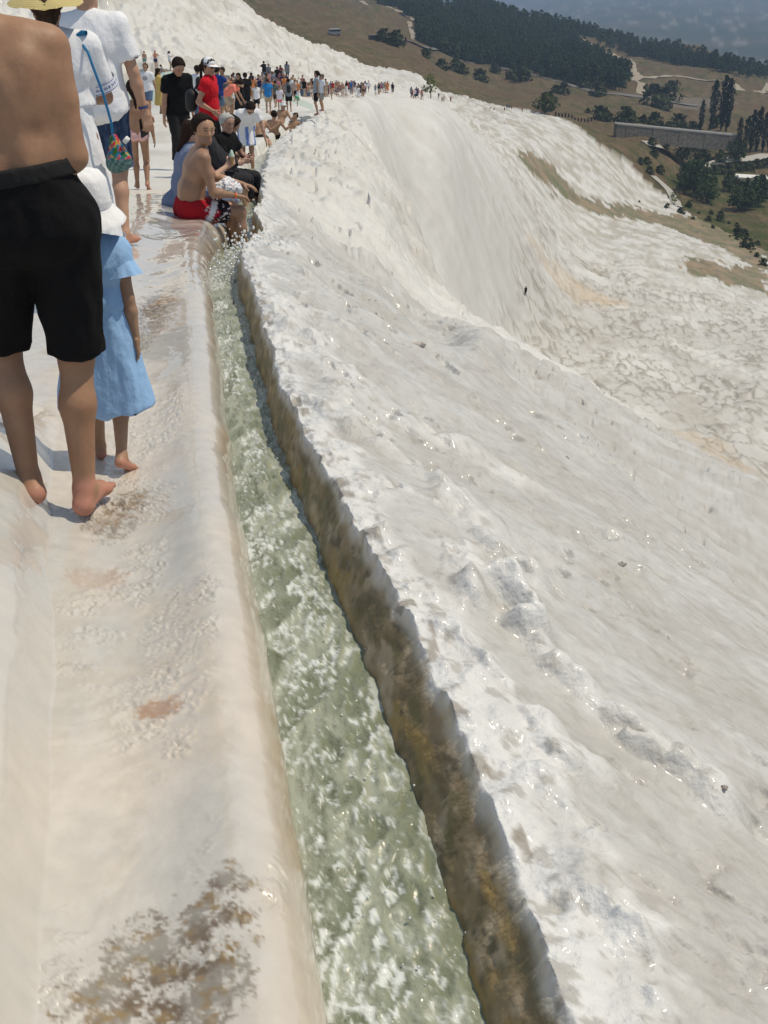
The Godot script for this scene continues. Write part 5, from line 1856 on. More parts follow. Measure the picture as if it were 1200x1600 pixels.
	wear("trousers", p, short_limbs(j, 1.6, 0.02), cloth_mat(Color(0.03, 0.03, 0.035)), 0.018, 0.01, waist_clip(j, 0.09))
	# white and blue head scarf
	j = joints(sitter_pose({"hr": Vector3(0.1, 0.3, -0.35), "hl": Vector3(-0.1, 0.3, -0.35)}), 0.93)
	p = person(feet_at(331, 258, 15.2), -80, "adult in pale blue head scarf sitting between black-clad adults")
	body(p, j, FAIR, 0.02, {"head_cell": 0.012, "hand_cell": 0.012})
	wear("head_scarf", p, [limb(j.hc + j.hu * 0.035, 0.1, j.hc - j.hf * 0.04, 0.1, 0.04), limb(j.hc - j.hf * 0.02, 0.09, j.neck + j.fw * 0.02, 0.1, 0.05), limb(j.neck, 0.1, j.neck - j.up * 0.1 - j.fw * 0.06, 0.13, 0.05)], cloth_mat(Color(0.55, 0.6, 0.72)), 0.016, 0.012, [[(j.hf - j.hu * 0.3).normalized(), (j.hf - j.hu * 0.3).normalized().dot(j.hc) + 0.045]])
	wear("robe", p, shirt_limbs(j, 1.9, 0.03, -0.06) + [limb(j.hipl, 0.12, j.knl, 0.1, 0.04), limb(j.hipr, 0.12, j.knr, 0.1, 0.04)], cloth_mat(Color(0.03, 0.03, 0.035)), 0.018, 0.012)
	# bending over the water in a white dress with blue stripes
	s = 0.95
	j = joints({"hips": Vector3(0, 0.93, 0.08), "up": Vector3(0, 1, -0.8), "chest": Vector3(0, 0.7, -1), "head": Vector3(0, 0.6, -1), "look": Vector3(0, -1, -0.3), "hr": Vector3(0.3, 0.75, -0.32), "hl": Vector3(-0.34, 0.5, -0.5), "el": Vector3(-1, 0.2, 0.5), "er": Vector3(1, 0.3, 0.5), "fl": Vector3(-0.1, 0.0, 0), "fr": Vector3(0.1, 0.0, 0)}, s)
	p = person(feet(387, 242), -160, "adult in white dress with blue stripes bending down over the channel")
	body(p, j, Color(0.38, 0.22, 0.15), 0.019, {"head_cell": 0.012, "hand_cell": 0.011})
	hair(p, j, DARK_HAIR, 0.014, "long")
	var sh := Shell.new()
	net(sh, shirt_limbs(j, 0.6, 0.022, -0.06) + [limb(j.hips, 0.15, Vector3(0, 0.56, 0.03) * s, 0.19, 0.04, 1)], 0.017)
	soften(sh, 0.012, n_cloth, 9.0, 3.0)
	sh.c.resize(sh.v.size())
	for i in sh.v.size():
		var q := sh.v[i]
		sh.c[i] = Color(0.16, 0.24, 0.52) if q.y < 0.9 and absf(fposmod(q.x + 0.07, 0.17) - 0.085) < 0.028 else Color(0.74, 0.75, 0.78)
	mesh_node("dress", close(sh), vertex_mat(0.9, 0.25), p)
	sunglasses(p, j)
	print("sitters ", Time.get_ticks_msec() - t0)


# ------------------------------------------------------------------ the valley: trees, roads, wall, pavilion
# a crown of many small leaf clumps; shape(t) gives the radius at height share t
func crown(height: float, radius: float, shape: Callable, count: int, leaf: float, c: Color, seedv: int, lobes := 0.35) -> ArrayMesh:
	var r := RandomNumberGenerator.new()
	r.seed = seedv
	var f := noise(seedv, 0.5 / maxf(radius, 0.5), 2)
	var sh := Shell.new()
	for k in count:
		var t := r.randf()
		var a := r.randf() * TAU
		var q := sqrt(r.randf_range(0.12, 1.0))
		var rr: float = shape.call(t) * radius
		var p := Vector3(cos(a) * rr * q, t * height, sin(a) * rr * q)
		var w := f.get_noise_3d(p.x * 2.2, p.y * 1.6, p.z * 2.2)
		if w < -0.12 and r.randf() < 0.75: continue
		p += Vector3(cos(a), 0.2, sin(a)) * w * radius * lobes
		var out := (Vector3(cos(a), 0.55, sin(a)) + Vector3(r.randf_range(-0.8, 0.8), r.randf_range(-0.8, 0.8), r.randf_range(-0.8, 0.8))).normalized()
		var u := out.cross(Vector3(r.randf_range(-1, 1), r.randf_range(-1, 1), r.randf_range(-1, 1))).normalized() * leaf * r.randf_range(0.6, 1.3)
		var v := out.cross(u).normalized() * leaf * r.randf_range(0.5, 1.1)
		var at := sh.v.size()
		var cc := c * r.randf_range(0.7, 1.3)
		for o in [-u, v * 0.7, u, -v]:
			sh.v.append(p + o + out * leaf * 0.15 * r.randf())
			sh.n.append(out)
			sh.c.append(cc)
		sh.id.append_array([at, at + 1, at + 2, at, at + 2, at + 3])
	return close(sh)

func trunk(height: float, r: float, limbs: int, spread: float, seedv: int) -> ArrayMesh:
	var g := RandomNumberGenerator.new()
	g.seed = seedv
	var st := SurfaceTool.new()
	st.begin(Mesh.PRIMITIVE_TRIANGLES)
	for k in limbs + 1:
		var a := g.randf() * TAU
		var from := Vector3.ZERO if k == 0 else Vector3(0, height * g.randf_range(0.35, 0.7), 0)
		var to := Vector3(0, height, 0) if k == 0 else from + Vector3(cos(a) * spread, height * 0.35, sin(a) * spread)
		var r0 := r if k == 0 else r * 0.4
		for i in 6:
			var b0 := TAU * i / 6.0
			var b1 := TAU * (i + 1) / 6.0
			var o0 := Vector3(cos(b0), 0, sin(b0))
			var o1 := Vector3(cos(b1), 0, sin(b1))
			for tri in [[from + o0 * r0, to + o0 * r0 * 0.4, from + o1 * r0], [from + o1 * r0, to + o0 * r0 * 0.4, to + o1 * r0 * 0.4]]:
				for q in tri: st.add_vertex(q)
	st.generate_normals()
	return st.commit()

func leaf_mat() -> StandardMaterial3D:
	if not mats.has("leaf"):
		var m := vertex_mat(0.8, 0.25)
		m.backlight_enabled = true
		m.backlight = Color(0.2, 0.25, 0.1)
		mats.leaf = m
	return mats.leaf

var tree_kinds := {}
func tree_kind(kind: String, v: int) -> Array:      # [trunk mesh, crown mesh, crown base] for a tree 1 m tall times its height
	var key := kind + str(v)
	if tree_kinds.has(key): return tree_kinds[key]
	var o: Array
	match kind:
		"pine": o = [trunk(7.0, 0.22, 2, 1.0, v), crown(9.0, 2.9, func(t): return 1.0 * sin(PI * clampf(0.12 + 0.88 * (1.0 - t), 0.0, 1.0) * 0.62) if t < 0.95 else 0.1, 190, 0.75, Color(0.034, 0.056, 0.022), 100 + v), 2.4]
		"cypress": o = [trunk(4.0, 0.3, 0, 0.0, v), crown(20.0, 2.7, func(t): return pow(sin(PI * pow(clampf(1.0 - t, 0.0, 1.0), 0.75)), 0.8) * 0.9 + 0.08, 1500, 0.55, Color(0.016, 0.026, 0.015), 200 + v, 0.5), 0.8]
		"round": o = [trunk(4.5, 0.35, 4, 2.0, v), crown(9.0, 5.2, func(t): return sqrt(maxf(0.02, 1.0 - pow(2.0 * t - 0.9, 2.0) * 0.8)), 900, 0.65, Color(0.042, 0.062, 0.022), 300 + v, 0.6), 1.6]
		"bush": o = [trunk(1.0, 0.12, 3, 0.6, v), crown(3.0, 2.1, func(t): return sqrt(maxf(0.03, 1.0 - t * t)), 260, 0.5, Color(0.05, 0.06, 0.026), 400 + v, 0.6), 0.1]
		_: o = [trunk(3.4, 0.16, 5, 1.3, v), crown(4.2, 2.3, func(t): return sqrt(maxf(0.02, 1.0 - pow(2.0 * t - 0.95, 2.0))), 300, 0.34, Color(0.12, 0.14, 0.05), 500 + v, 0.9), 1.7]
	tree_kinds[key] = o
	return o

func plant(called: String, kind: String, v: int, at: Vector3, size: float, label: String, category: String, group := "", wide := 1.0) -> Node3D:
	var k := tree_kind(kind, v)
	var t := thing(called, label, category, at, v * 1.7 + at.x, group)
	var tm := mesh_node("trunk", k[0], plain_mat(Color(0.07, 0.05, 0.035), 0.95), t)
	var cm := mesh_node("crown", k[1], leaf_mat(), t)
	cm.position.y = k[2] * size
	cm.scale = Vector3(size * wide, size, size * wide)
	tm.scale = Vector3.ONE * size
	return t

func on_ground(px: float, py: float, start := 250.0) -> Vector3:
	var p := spot(px, py, start)
	return Vector3(p.x, ground(p.x, -p.z) - 0.15, p.z)

func ribbon(called: String, pixels: Array, width: float, mat: Material, start := 300.0, lift := 0.35) -> void:
	var pts: Array = []
	for q in pixels:
		var p := spot(q[0], q[1], start)
		pts.append(p)
	var c := Curve3D.new()
	for i in pts.size():
		var a: Vector3 = pts[maxi(i - 1, 0)]
		var b: Vector3 = pts[mini(i + 1, pts.size() - 1)]
		c.add_point(pts[i], (a - b) * 0.16, (b - a) * 0.16)
	var n := int(c.get_baked_length() / 6.0) + 2
	var v := PackedVector3Array()
	var nn := PackedVector3Array()
	var id := PackedInt32Array()
	for i in n:
		var o := c.sample_baked(c.get_baked_length() * i / (n - 1))
		var o2 := c.sample_baked(minf(c.get_baked_length(), c.get_baked_length() * i / (n - 1) + 1.0))
		var o1 := c.sample_baked(maxf(0.0, c.get_baked_length() * i / (n - 1) - 1.0))
		var side := (o2 - o1).cross(Vector3.UP).normalized()
		for k in 5:
			var w := width * (1.0 + 0.3 * n_hill.get_noise_2d(o.x * 6.0, o.z * 6.0))
			var p := o + side * w * (k / 4.0 - 0.5)
			v.append(Vector3(p.x, maxf(ground(p.x, -p.z), ground(o.x, -o.z) - 0.3) + lift, p.z))
			nn.append(Vector3.UP)
	for i in n - 1:
		for k in 4:
			var q := i * 5 + k
			id.append_array([q, q + 5, q + 1, q + 1, q + 5, q + 6])
	structure(called, pack(v, nn, PackedColorArray(), id), mat)

func build_valley() -> void:
	var dirt := plain_mat(Color(0.33, 0.28, 0.21), 0.95)
	var tarmac := plain_mat(Color(0.16, 0.15, 0.14), 0.9)
	var pale := plain_mat(Color(0.42, 0.40, 0.36), 0.9)
	ribbon("road", [[898, 60], [920, 74], [955, 86], [982, 99], [1000, 118], [1060, 122], [1130, 128], [1205, 136], [1260, 142]], 7.0, dirt, 450.0)
	ribbon("road", [[1000, 118], [985, 124], [992, 130], [1003, 138], [1000, 147]], 6.0, dirt, 450.0)
	ribbon("road", [[630, 66], [665, 80], [700, 92], [760, 106], [830, 118], [880, 133], [930, 141], [975, 146], [1030, 157], [1090, 166]], 5.0, tarmac, 480.0)
	ribbon("road", [[1008, 257], [1060, 254], [1115, 252], [1170, 248], [1230, 244]], 7.0, pale, 445.0)
	ribbon("road", [[560, 0], [600, 12], [640, 32], [652, 40]], 5.0, dirt, 500.0)
	ribbon("road", [[640, 40], [645, 55], [646, 66]], 3.5, dirt, 500.0)
	ribbon("road", [[1020, 280], [1045, 300], [1062, 325]], 3.0, pale, 250.0, 0.25)
	# pine wood on the ridge: the front trees stand as single things, the rest is one mass
	var wood := PackedVector2Array()
	for q in [[560, -6], [700, 4], [800, 18], [860, 34], [905, 46], [950, 58], [1000, 68], [1100, 90], [1210, 128], [1210, 134], [1120, 117], [1050, 103], [1000, 95], [955, 80], [918, 68], [895, 60], [905, 72], [930, 90], [965, 112], [985, 128], [978, 141], [940, 139], [890, 134], [840, 120], [790, 110], [730, 96], [690, 86], [655, 72], [650, 40], [620, 18]]:
		wood.append(Vector2(q[0], q[1]))
	var g := RandomNumberGenerator.new()
	g.seed = 31
	var spots: Array = []
	var tries := 0
	while spots.size() < 2300 and tries < 12000:
		tries += 1
		var q := Vector2(g.randf_range(555, 1212), g.randf_range(-8, 143))
		if not Geometry2D.is_point_in_polygon(q, wood): continue
		if q.x > 915.0 and q.y > 60.0 and g.randf() < 0.35: continue
		var p := spot(q.x, q.y, 500.0)
		if -p.z > 1500.0 or -p.z < 520.0: continue
		spots.append([q.y - 0.12 * q.x, p])
	spots.sort_custom(func(a, b): return a[1].z > b[1].z)
	var single := 45
	for i in single:
		var p: Vector3 = spots[i][1]
		plant("pine_tree", "pine", i % 3, Vector3(p.x, ground(p.x, -p.z) - 0.3, p.z), g.randf_range(0.85, 1.25), "dark green pine at the front edge of the wood on the ridge", "tree", "pines at the front edge of the wood")
	for v in 3:
		var mm := MultiMesh.new()
		mm.transform_format = MultiMesh.TRANSFORM_3D
		mm.mesh = tree_kind("pine", v)[1]
		var mine := spots.slice(single).filter(func(q): return int(absf(q[1].x) * 7.0) % 3 == v)
		mm.instance_count = mine.size()
		for i in mine.size():
			var p: Vector3 = mine[i][1]
			var sc := g.randf_range(0.75, 1.2)
			mm.set_instance_transform(i, Transform3D(Basis().rotated(Vector3.UP, g.randf() * TAU).scaled(Vector3.ONE * sc), Vector3(p.x, ground(p.x, -p.z) + 1.2, p.z)))
		var o := MultiMeshInstance3D.new()
		o.name = numbered("pine_forest")
		o.multimesh = mm
		o.material_override = leaf_mat()
		add_child(o)
		o.set_meta("kind", "stuff")
		tag(o, "dense dark pine forest covering the far ridge", "forest", "pine forest on the ridge")
	# cypresses by the wall
	for q in [[1094, 203, 0.78], [1111, 204, 1.12], [1126, 205, 1.22], [1134, 206, 1.18]]:
		plant("cypress_tree", "cypress", int(q[0]) % 2, on_ground(q[0], q[1]), q[2] * 0.95, "tall dark cypress rising behind the long stone wall", "tree", "cypresses behind the wall", 0.7)
	for q in [[1152, 238, 0.8], [1163, 238, 0.82], [1172, 237, 0.95], [1181, 237, 1.0], [1191, 237, 0.9], [1200, 236, 0.95]]:
		plant("cypress_tree", "cypress", int(q[0]) % 2, on_ground(q[0], q[1]), q[2] * 0.9, "dark cypress in the tight row past the wall's low end", "tree", "cypresses past the wall's end", 0.7)
	# broad trees of the park
	for q in [[1084, 306, 1.35], [1103, 318, 1.0], [1072, 296, 0.9], [1155, 330, 1.0], [1180, 322, 1.15], [1168, 330, 0.8]]:
		plant("park_tree", "round", int(q[0]) % 3, on_ground(q[0], q[1]), q[2] * 0.85, "dense rounded green tree in the park below the slope", "tree", "rounded park trees")
	plant("park_tree", "round", 1, on_ground(1139, 298), 0.6, "small round tree standing alone on the green lawn", "tree")
	for q in [[1067, 246, 0.75], [1094, 246, 0.7], [1150, 250, 0.8], [1125, 251, 0.5]]:
		plant("valley_tree", "round", int(q[0]) % 3, on_ground(q[0], q[1]), q[2], "dark bushy tree between the stone wall and the white road", "tree", "trees between wall and road")
	for q in [[1018, 229, 0.9], [1041, 232, 0.8], [1108, 247, 0.9], [1022, 247, 0.9], [1010, 262, 0.8], [1000, 262, 0.7], [1030, 275, 0.9], [1015, 276, 0.8]]:
		plant("bush", "bush", int(q[0]) % 2, on_ground(q[0], q[1]), q[2], "low dark bush on the dry ground near the white road", "bush", "bushes near the white road")
	for k in 9:
		plant("hedge_bush", "bush", k % 2, on_ground(1115 + k * 11.0, 268 - k * 0.9), 1.1, "bush in the clipped row behind the park lawn", "bush", "hedge behind the lawn", 1.3)
	for q in [[712, 112, 1.4], [722, 116, 1.1], [751, 124, 1.5], [802, 124, 1.7], [815, 127, 1.8], [774, 118, 1.2], [880, 150, 1.3], [868, 146, 1.1], [914, 138, 1.4], [934, 144, 1.5], [1023, 163, 2.6], [1045, 158, 2.2], [1036, 166, 1.6], [620, 76, 1.6], [600, 70, 1.4], [665, 96, 1.0], [690, 104, 1.2]]:
		plant("scrub_bush", "bush", int(q[0]) % 2, on_ground(q[0], q[1], 480.0), q[2] * 1.5, "dark scrub bush on the brown hillside below the pine wood", "bush", "scrub on the brown hillside")
	for k in 16:
		plant("verge_bush", "bush", k % 2, on_ground(918 + k * 13.0 + (k * 29 % 11), 182 + k * 1.3 + (k * 7 % 8), 480.0), 0.7 + 0.22 * (k * 5 % 7), "green bush in the line above the long stone wall", "bush", "bushes above the wall")
	for k in 26:
		var t := k / 25.0
		var q := Vector2(lerpf(1010, 1190, sqrt(t)) + (k * 53 % 23) - 11.0, lerpf(327, 400, t * t * 0.6 + 0.4 * t) + (k * 37 % 29) - 12.0)
		plant("grass_bush", "bush", k % 2, on_ground(q.x, q.y, 150.0), 0.2 + 0.09 * (k * 3 % 7), "small shrub among the grass tongues across the white slope", "bush", "shrubs on the grass tongues")
	plant("bare_tree", "lone", 1, on_ground(1053, 320), 0.75, "sparse small tree alone on the white flat beside the park", "tree")
	plant("shore_bush", "bush", 0, on_ground(1156, 370, 150.0), 1.2, "dark shrub at the green edge below the park trees", "bush")
	plant("lone_tree", "lone", 0, feet_at(673, 157, 300.0) - Vector3(0, 0.2, 0), 0.95, "light green tree standing alone on the white path", "tree")
	plant("path_tree", "round", 2, on_ground(852, 179), 0.72, "broad green tree at the far end of the white path", "tree", "", 1.15)
	# long retaining wall with posts along its top
	var a := at_range(962, 193, 472.0)
	var b := at_range(1150, 212, 524.0)
	var va := ray(962, 195)
	var vb := ray(1150, 213)
	a.y = CAM_Y + va.y / Vector2(va.x, va.z).length() * 472.0
	b.y = CAM_Y + vb.y / Vector2(vb.x, vb.z).length() * 524.0
	var wall := thing("retaining_wall", "long grey stone retaining wall with pale parapet below the cypresses", "wall", a)
	var stone := plain_mat(Color(1, 1, 1), 0.95)
	var tx := noise_tex(noise(71, 0.03, 5), 512)
	var gr := Gradient.new()
	gr.set_color(0, Color(0.30, 0.28, 0.25))
	gr.set_color(1, Color(0.56, 0.53, 0.48))
	tx.color_ramp = gr
	stone.albedo_texture = tx
	stone.uv1_triplanar = true
	stone.uv1_scale = Vector3.ONE * 0.035
	var dv := b - a
	var flat := Vector3(dv.x, 0, dv.z)
	var side := flat.cross(Vector3.UP).normalized()
	var nseg := 14
	for i in nseg:
		var p0 := dv * (i / float(nseg))
		var p1 := dv * ((i + 1) / float(nseg)) - dv.normalized() * 0.02
		mesh_node("wall_panel", slab(p0, p1, side, 1.5 + 0.12 * (i * 5 % 3), 0.0, 6.2), stone, wall)
		mesh_node("parapet", slab(p0 + Vector3(0, 0.55, 0), p1 + Vector3(0, 0.55, 0), side, 1.9, 0.0, 0.5), plain_mat(Color(0.3, 0.28, 0.25), 0.9), wall)
	var posts := SurfaceTool.new()
	posts.begin(Mesh.PRIMITIVE_TRIANGLES)
	for i in 60:
		var c := dv * (i / 59.0) + Vector3(0, 0.95, 0)
		posts.append_from(slab(c - flat.normalized() * 0.4, c + flat.normalized() * 0.4, side, 0.8, 0.0, 0.5), 0, Transform3D())
	var po := mesh_node("parapet_posts", posts.commit(), plain_mat(Color(0.55, 0.53, 0.5), 0.9), wall)
	po.set_meta("kind", "stuff")
	# roadside fence posts from the path's end to the wall
	var a2 := on_ground(862, 181)
	for i in 24:
		var t := i / 23.0
		var p := on_ground(lerpf(868, 984, t), lerpf(182.5, 197.0, t), 300.0)
		var o := mesh_node("roadside_post", slab(Vector3(-0.3, 1.6, 0), Vector3(0.3, 1.6, 0), Vector3(0, 0, 1), 0.5, 0.0, 1.9), plain_mat(Color(0.06, 0.055, 0.05), 0.8), self)
		o.position = p
		tag(o, "short dark post in the row along the road to the stone wall", "post", "roadside posts")
	# park pavilion
	var pv := thing("pavilion", "low open pavilion with flat white roof and dark red posts in the park", "building", on_ground(1192, 289), -0.35)
	mesh_node("roof", slab(Vector3(-11, 4.0, 0), Vector3(11, 4.0, 0), Vector3(0, 0, 1), 8.0, 0.0, 0.5), plain_mat(Color(0.72, 0.7, 0.66), 0.8), pv)
	for k in 6:
		for z in [-3.4, 3.4]:
			mesh_node("post", slab(Vector3(-10 + k * 4.0, 3.5, z), Vector3(-9.6 + k * 4.0, 3.5, z), Vector3(0, 0, 1), 0.4, 0.0, 3.8), plain_mat(Color(0.2, 0.03, 0.03), 0.7), pv)
	mesh_node("counter", slab(Vector3(-8, 1.2, -1), Vector3(8, 1.2, -1), Vector3(0, 0, 1), 1.2, 0.0, 1.4), plain_mat(Color(0.3, 0.08, 0.07), 0.7), pv)
	mesh_node("floor", slab(Vector3(-13, 0.4, 1), Vector3(13, 0.4, 1), Vector3(0, 0, 1), 14.0, 0.0, 1.0), plain_mat(Color(0.5, 0.47, 0.43), 0.9), pv)
	for q in [[847, 114, Color(0.7, 0.7, 0.7), 9.0, "white coach parked under the pines on the hillside road"], [592, 66, Color(0.05, 0.055, 0.06), 11.0, "dark coach on the hillside road above the white terraces"], [523, 56, Color(0.35, 0.36, 0.38), 6.0, "pale van on the hillside road above the white terraces"]]:
		var at := on_ground(q[0], q[1], 480.0)
		var t := thing("coach", q[4], "vehicle", at, 0.35)
		var ln: float = q[3]
		mesh_node("coach_body", rounded_box(Vector3(ln, 2.6, 2.4), 0.4), plain_mat(q[2], 0.35), t).position = Vector3(0, 2.0, 0)
		mesh_node("window_band", rounded_box(Vector3(ln * 0.92, 0.9, 2.46), 0.1), plain_mat(Color(0.02, 0.022, 0.025), 0.15), t).position = Vector3(0, 2.5, 0)
		for x in [-0.32, 0.32]:
			for z in [-1.0, 1.0]:
				var w := mesh_node("wheel", lathe([[0.0, -0.15], [0.45, -0.15], [0.48, 0.0], [0.45, 0.15], [0.0, 0.15]], 14), plain_mat(Color(0.02, 0.02, 0.02)), t)
				w.position = Vector3(ln * x, 0.6, z)
				w.rotation.x = PI / 2

func slab(p0: Vector3, p1: Vector3, side: Vector3, thick: float, up: float, down: float) -> ArrayMesh:
	var st := SurfaceTool.new()
	st.begin(Mesh.PRIMITIVE_TRIANGLES)
	var o := side * thick * 0.5
	var u := Vector3(0, up, 0)
	var d := Vector3(0, -down, 0)
	var q := [p0 - o + d, p1 - o + d, p1 + o + d, p0 + o + d, p0 - o + u, p1 - o + u, p1 + o + u, p0 + o + u]
	for f in [[4, 5, 6, 7], [0, 3, 2, 1], [0, 1, 5, 4], [1, 2, 6, 5], [2, 3, 7, 6], [3, 0, 4, 7]]:
		var c := Vector3.ZERO
		for k in q: c += k / 8.0
		var nrm: Vector3 = (q[f[2]] - q[f[0]]).cross(q[f[1]] - q[f[0]]).normalized()
		var order := [0, 1, 2, 0, 2, 3]
		if nrm.dot((q[f[0]] + q[f[2]]) * 0.5 - c) < 0.0:
			order = [0, 2, 1, 0, 3, 2]
			nrm = -nrm
		for k in order:
			st.set_normal(nrm)
			st.add_vertex(q[f[k]])
	return st.commit()


# ------------------------------------------------------------------ the crowd farther down the path
var protos: Array = []

func make_protos() -> void:
	var poses := [
		{"fl": Vector3(-0.1, 0.085, 0), "fr": Vector3(0.1, 0.085, 0.03)},
		{"fl": Vector3(-0.09, 0.085, -0.24), "fr": Vector3(0.09, 0.11, 0.26), "hr": Vector3(0.25, 0.88, -0.16), "hl": Vector3(-0.25, 0.86, 0.16)},
		{"fl": Vector3(-0.09, 0.11, 0.22), "fr": Vector3(0.09, 0.085, -0.22), "hr": Vector3(0.27, 0.86, 0.12), "hl": Vector3(-0.2, 1.02, -0.22)},
		{"hr": Vector3(0.1, 1.4, -0.3), "er": Vector3(0.8, -0.6, 0.2), "hl": Vector3(-0.08, 1.38, -0.3), "el": Vector3(-0.8, -0.6, 0.2), "head": Vector3(0, 1, -0.2)},
		{"hips": Vector3(0, 0.9, 0.15), "up": Vector3(0, 1, -0.6), "chest": Vector3(0, 0.6, -1), "head": Vector3(0, 0.5, -1), "look": Vector3(0, -1, -0.3), "hr": Vector3(0.2, 0.5, -0.5), "hl": Vector3(-0.2, 0.55, -0.5)},
		{"hips": Vector3(0, 0.12, 0), "up": Vector3(0, 1, 0.15), "fl": Vector3(-0.12, 0.08, -0.62), "fr": Vector3(0.14, 0.08, -0.58), "kl": Vector3(0, 1, 0), "kr": Vector3(0, 1, 0), "hr": Vector3(0.24, 0.35, -0.35), "hl": Vector3(-0.24, 0.35, -0.35)},
		{"hr": Vector3(0.42, 1.66, -0.12), "er": Vector3(1, -0.3, 0.3), "hl": Vector3(-0.3, 0.95, -0.1), "fl": Vector3(-0.14, 0.085, 0), "fr": Vector3(0.13, 0.085, 0)},
		{"hips": Vector3(0, 0.1, 0), "up": Vector3(0, 1, 0.7), "chest": Vector3(0, 1, 0.5), "head": Vector3(0, 1, 0), "fl": Vector3(-0.12, -0.1, -0.8), "fr": Vector3(0.14, -0.1, -0.8), "kl": Vector3(0, 1, 0), "kr": Vector3(0, 1, 0), "hr": Vector3(0.55, 0.42, 0.2), "hl": Vector3(-0.55, 0.42, 0.2), "er": Vector3(0, -1, 0), "el": Vector3(0, -1, 0)}]
	var cell := 0.03
	for k in poses.size():
		var j := joints(poses[k], 1.0)
		var d := {"j": j}
		var keep := Node3D.new()
		body(keep, j, Color(1, 1, 1), cell, {"head_cell": 0.024, "hand_cell": 0.017})
		d.body = keep.get_child(0).mesh
		for style in ["short", "long", "tail"]:
			var h := Node3D.new()
			hair(h, j, DARK_HAIR, 0.022, style, 0.016)
			d[style] = h.get_child(0).mesh
			h.free()
		for g in [["shirt", shirt_limbs(j, 0.6, 0.02, -0.05), []], ["vest", shirt_limbs(j, 0.0, 0.018, -0.03), []], ["shorts", short_limbs(j, 0.8, 0.022), waist_clip(j, 0.08)], ["trunks", short_limbs(j, 0.45, 0.016), waist_clip(j, 0.07)], ["trousers", short_limbs(j, 1.85, 0.02), waist_clip(j, 0.08)],
			["dress", shirt_limbs(j, 0.5, 0.022, -0.05) + ([limb(j.hips + j.up * 0.1, 0.14, Vector3(0, 0.35, 0), 0.24, 0.05, 1)] if k != 5 and k != 7 else [limb(j.hipl, 0.12, j.knl, 0.1, 0.04), limb(j.hipr, 0.12, j.knr, 0.1, 0.04)]), []]]:
			var sh := Shell.new()
			net(sh, g[1], cell * 0.95, g[2])
			soften(sh, 0.012, n_cloth, 7.0, 4.0)
			d[g[0]] = close(sh)
		keep.free()
		protos.append(d)
	var sk := vertex_mat(0.55, 0.45)
	mats.crowd_skin = sk

func skin_tone(c: Color) -> StandardMaterial3D:
	var key := "skin %s" % c.to_html()
	if not mats.has(key):
		var m := vertex_mat(0.55, 0.45)
		m.albedo_color = c.linear_to_srgb()
		mats[key] = m
	return mats[key]

# wears: dictionary of garment name -> colour
func walker(at: Vector3, height: float, yaw: float, proto: int, skin: Color, wears: Dictionary, hair_style: String, hair_c: Color, label: String, group := "", extra := "") -> Node3D:
	var d: Dictionary = protos[proto]
	var p := person(at, yaw, label, group)
	var s := height / 1.75
	for part in ["body", hair_style] + wears.keys():
		if part == "" or part == "bald": continue
		var mat: Material = skin_tone(skin) if part == "body" else cloth_mat(hair_c) if part == hair_style else cloth_mat(wears[part])
		var called: String = "hair" if part == hair_style else part
		mesh_node(called, d[part], mat, p).scale = Vector3.ONE * s
	var j: Dictionary = d.j
	if extra.contains("cap"):
		var o := mesh_node("cap", lathe([[0.0, 0.14], [0.06, 0.128], [0.095, 0.08], [0.102, 0.03], [0.15, 0.01], [0.1, 0.02]], 16), cloth_mat(Color(0.76, 0.76, 0.76)), p)
		o.transform = Transform3D(Basis().scaled(Vector3.ONE * s), Vector3.ZERO) * head_basis(j)
	if extra.contains("pack"):
		var sh := Shell.new()
		net(sh, [limb(j.chest - j.fw * 0.16 - j.up2 * 0.16, 0.11, j.chest - j.fw * 0.17 + j.up2 * 0.06, 0.1, 0.04)], 0.03)
		var b := mesh_node("backpack", close(sh), plain_mat(Color(0.015, 0.015, 0.018), 0.7), self)
		b.transform = p.transform.scaled_local(Vector3.ONE * s)
		tag(b, "dark backpack on the back of the " + label.split(" ", true, 2)[2], "bag")
		b.set_meta("label", "dark backpack worn by the walker: " + " ".join(label.split(" ").slice(0, 7)))
	return p

const C_WHITE := Color(0.72, 0.73, 0.76)
const C_BLACK := Color(0.014, 0.014, 0.016)
const C_DENIM := Color(0.09, 0.14, 0.23)
const C_BEIGE := Color(0.42, 0.34, 0.24)
const C_GREY := Color(0.2, 0.22, 0.25)

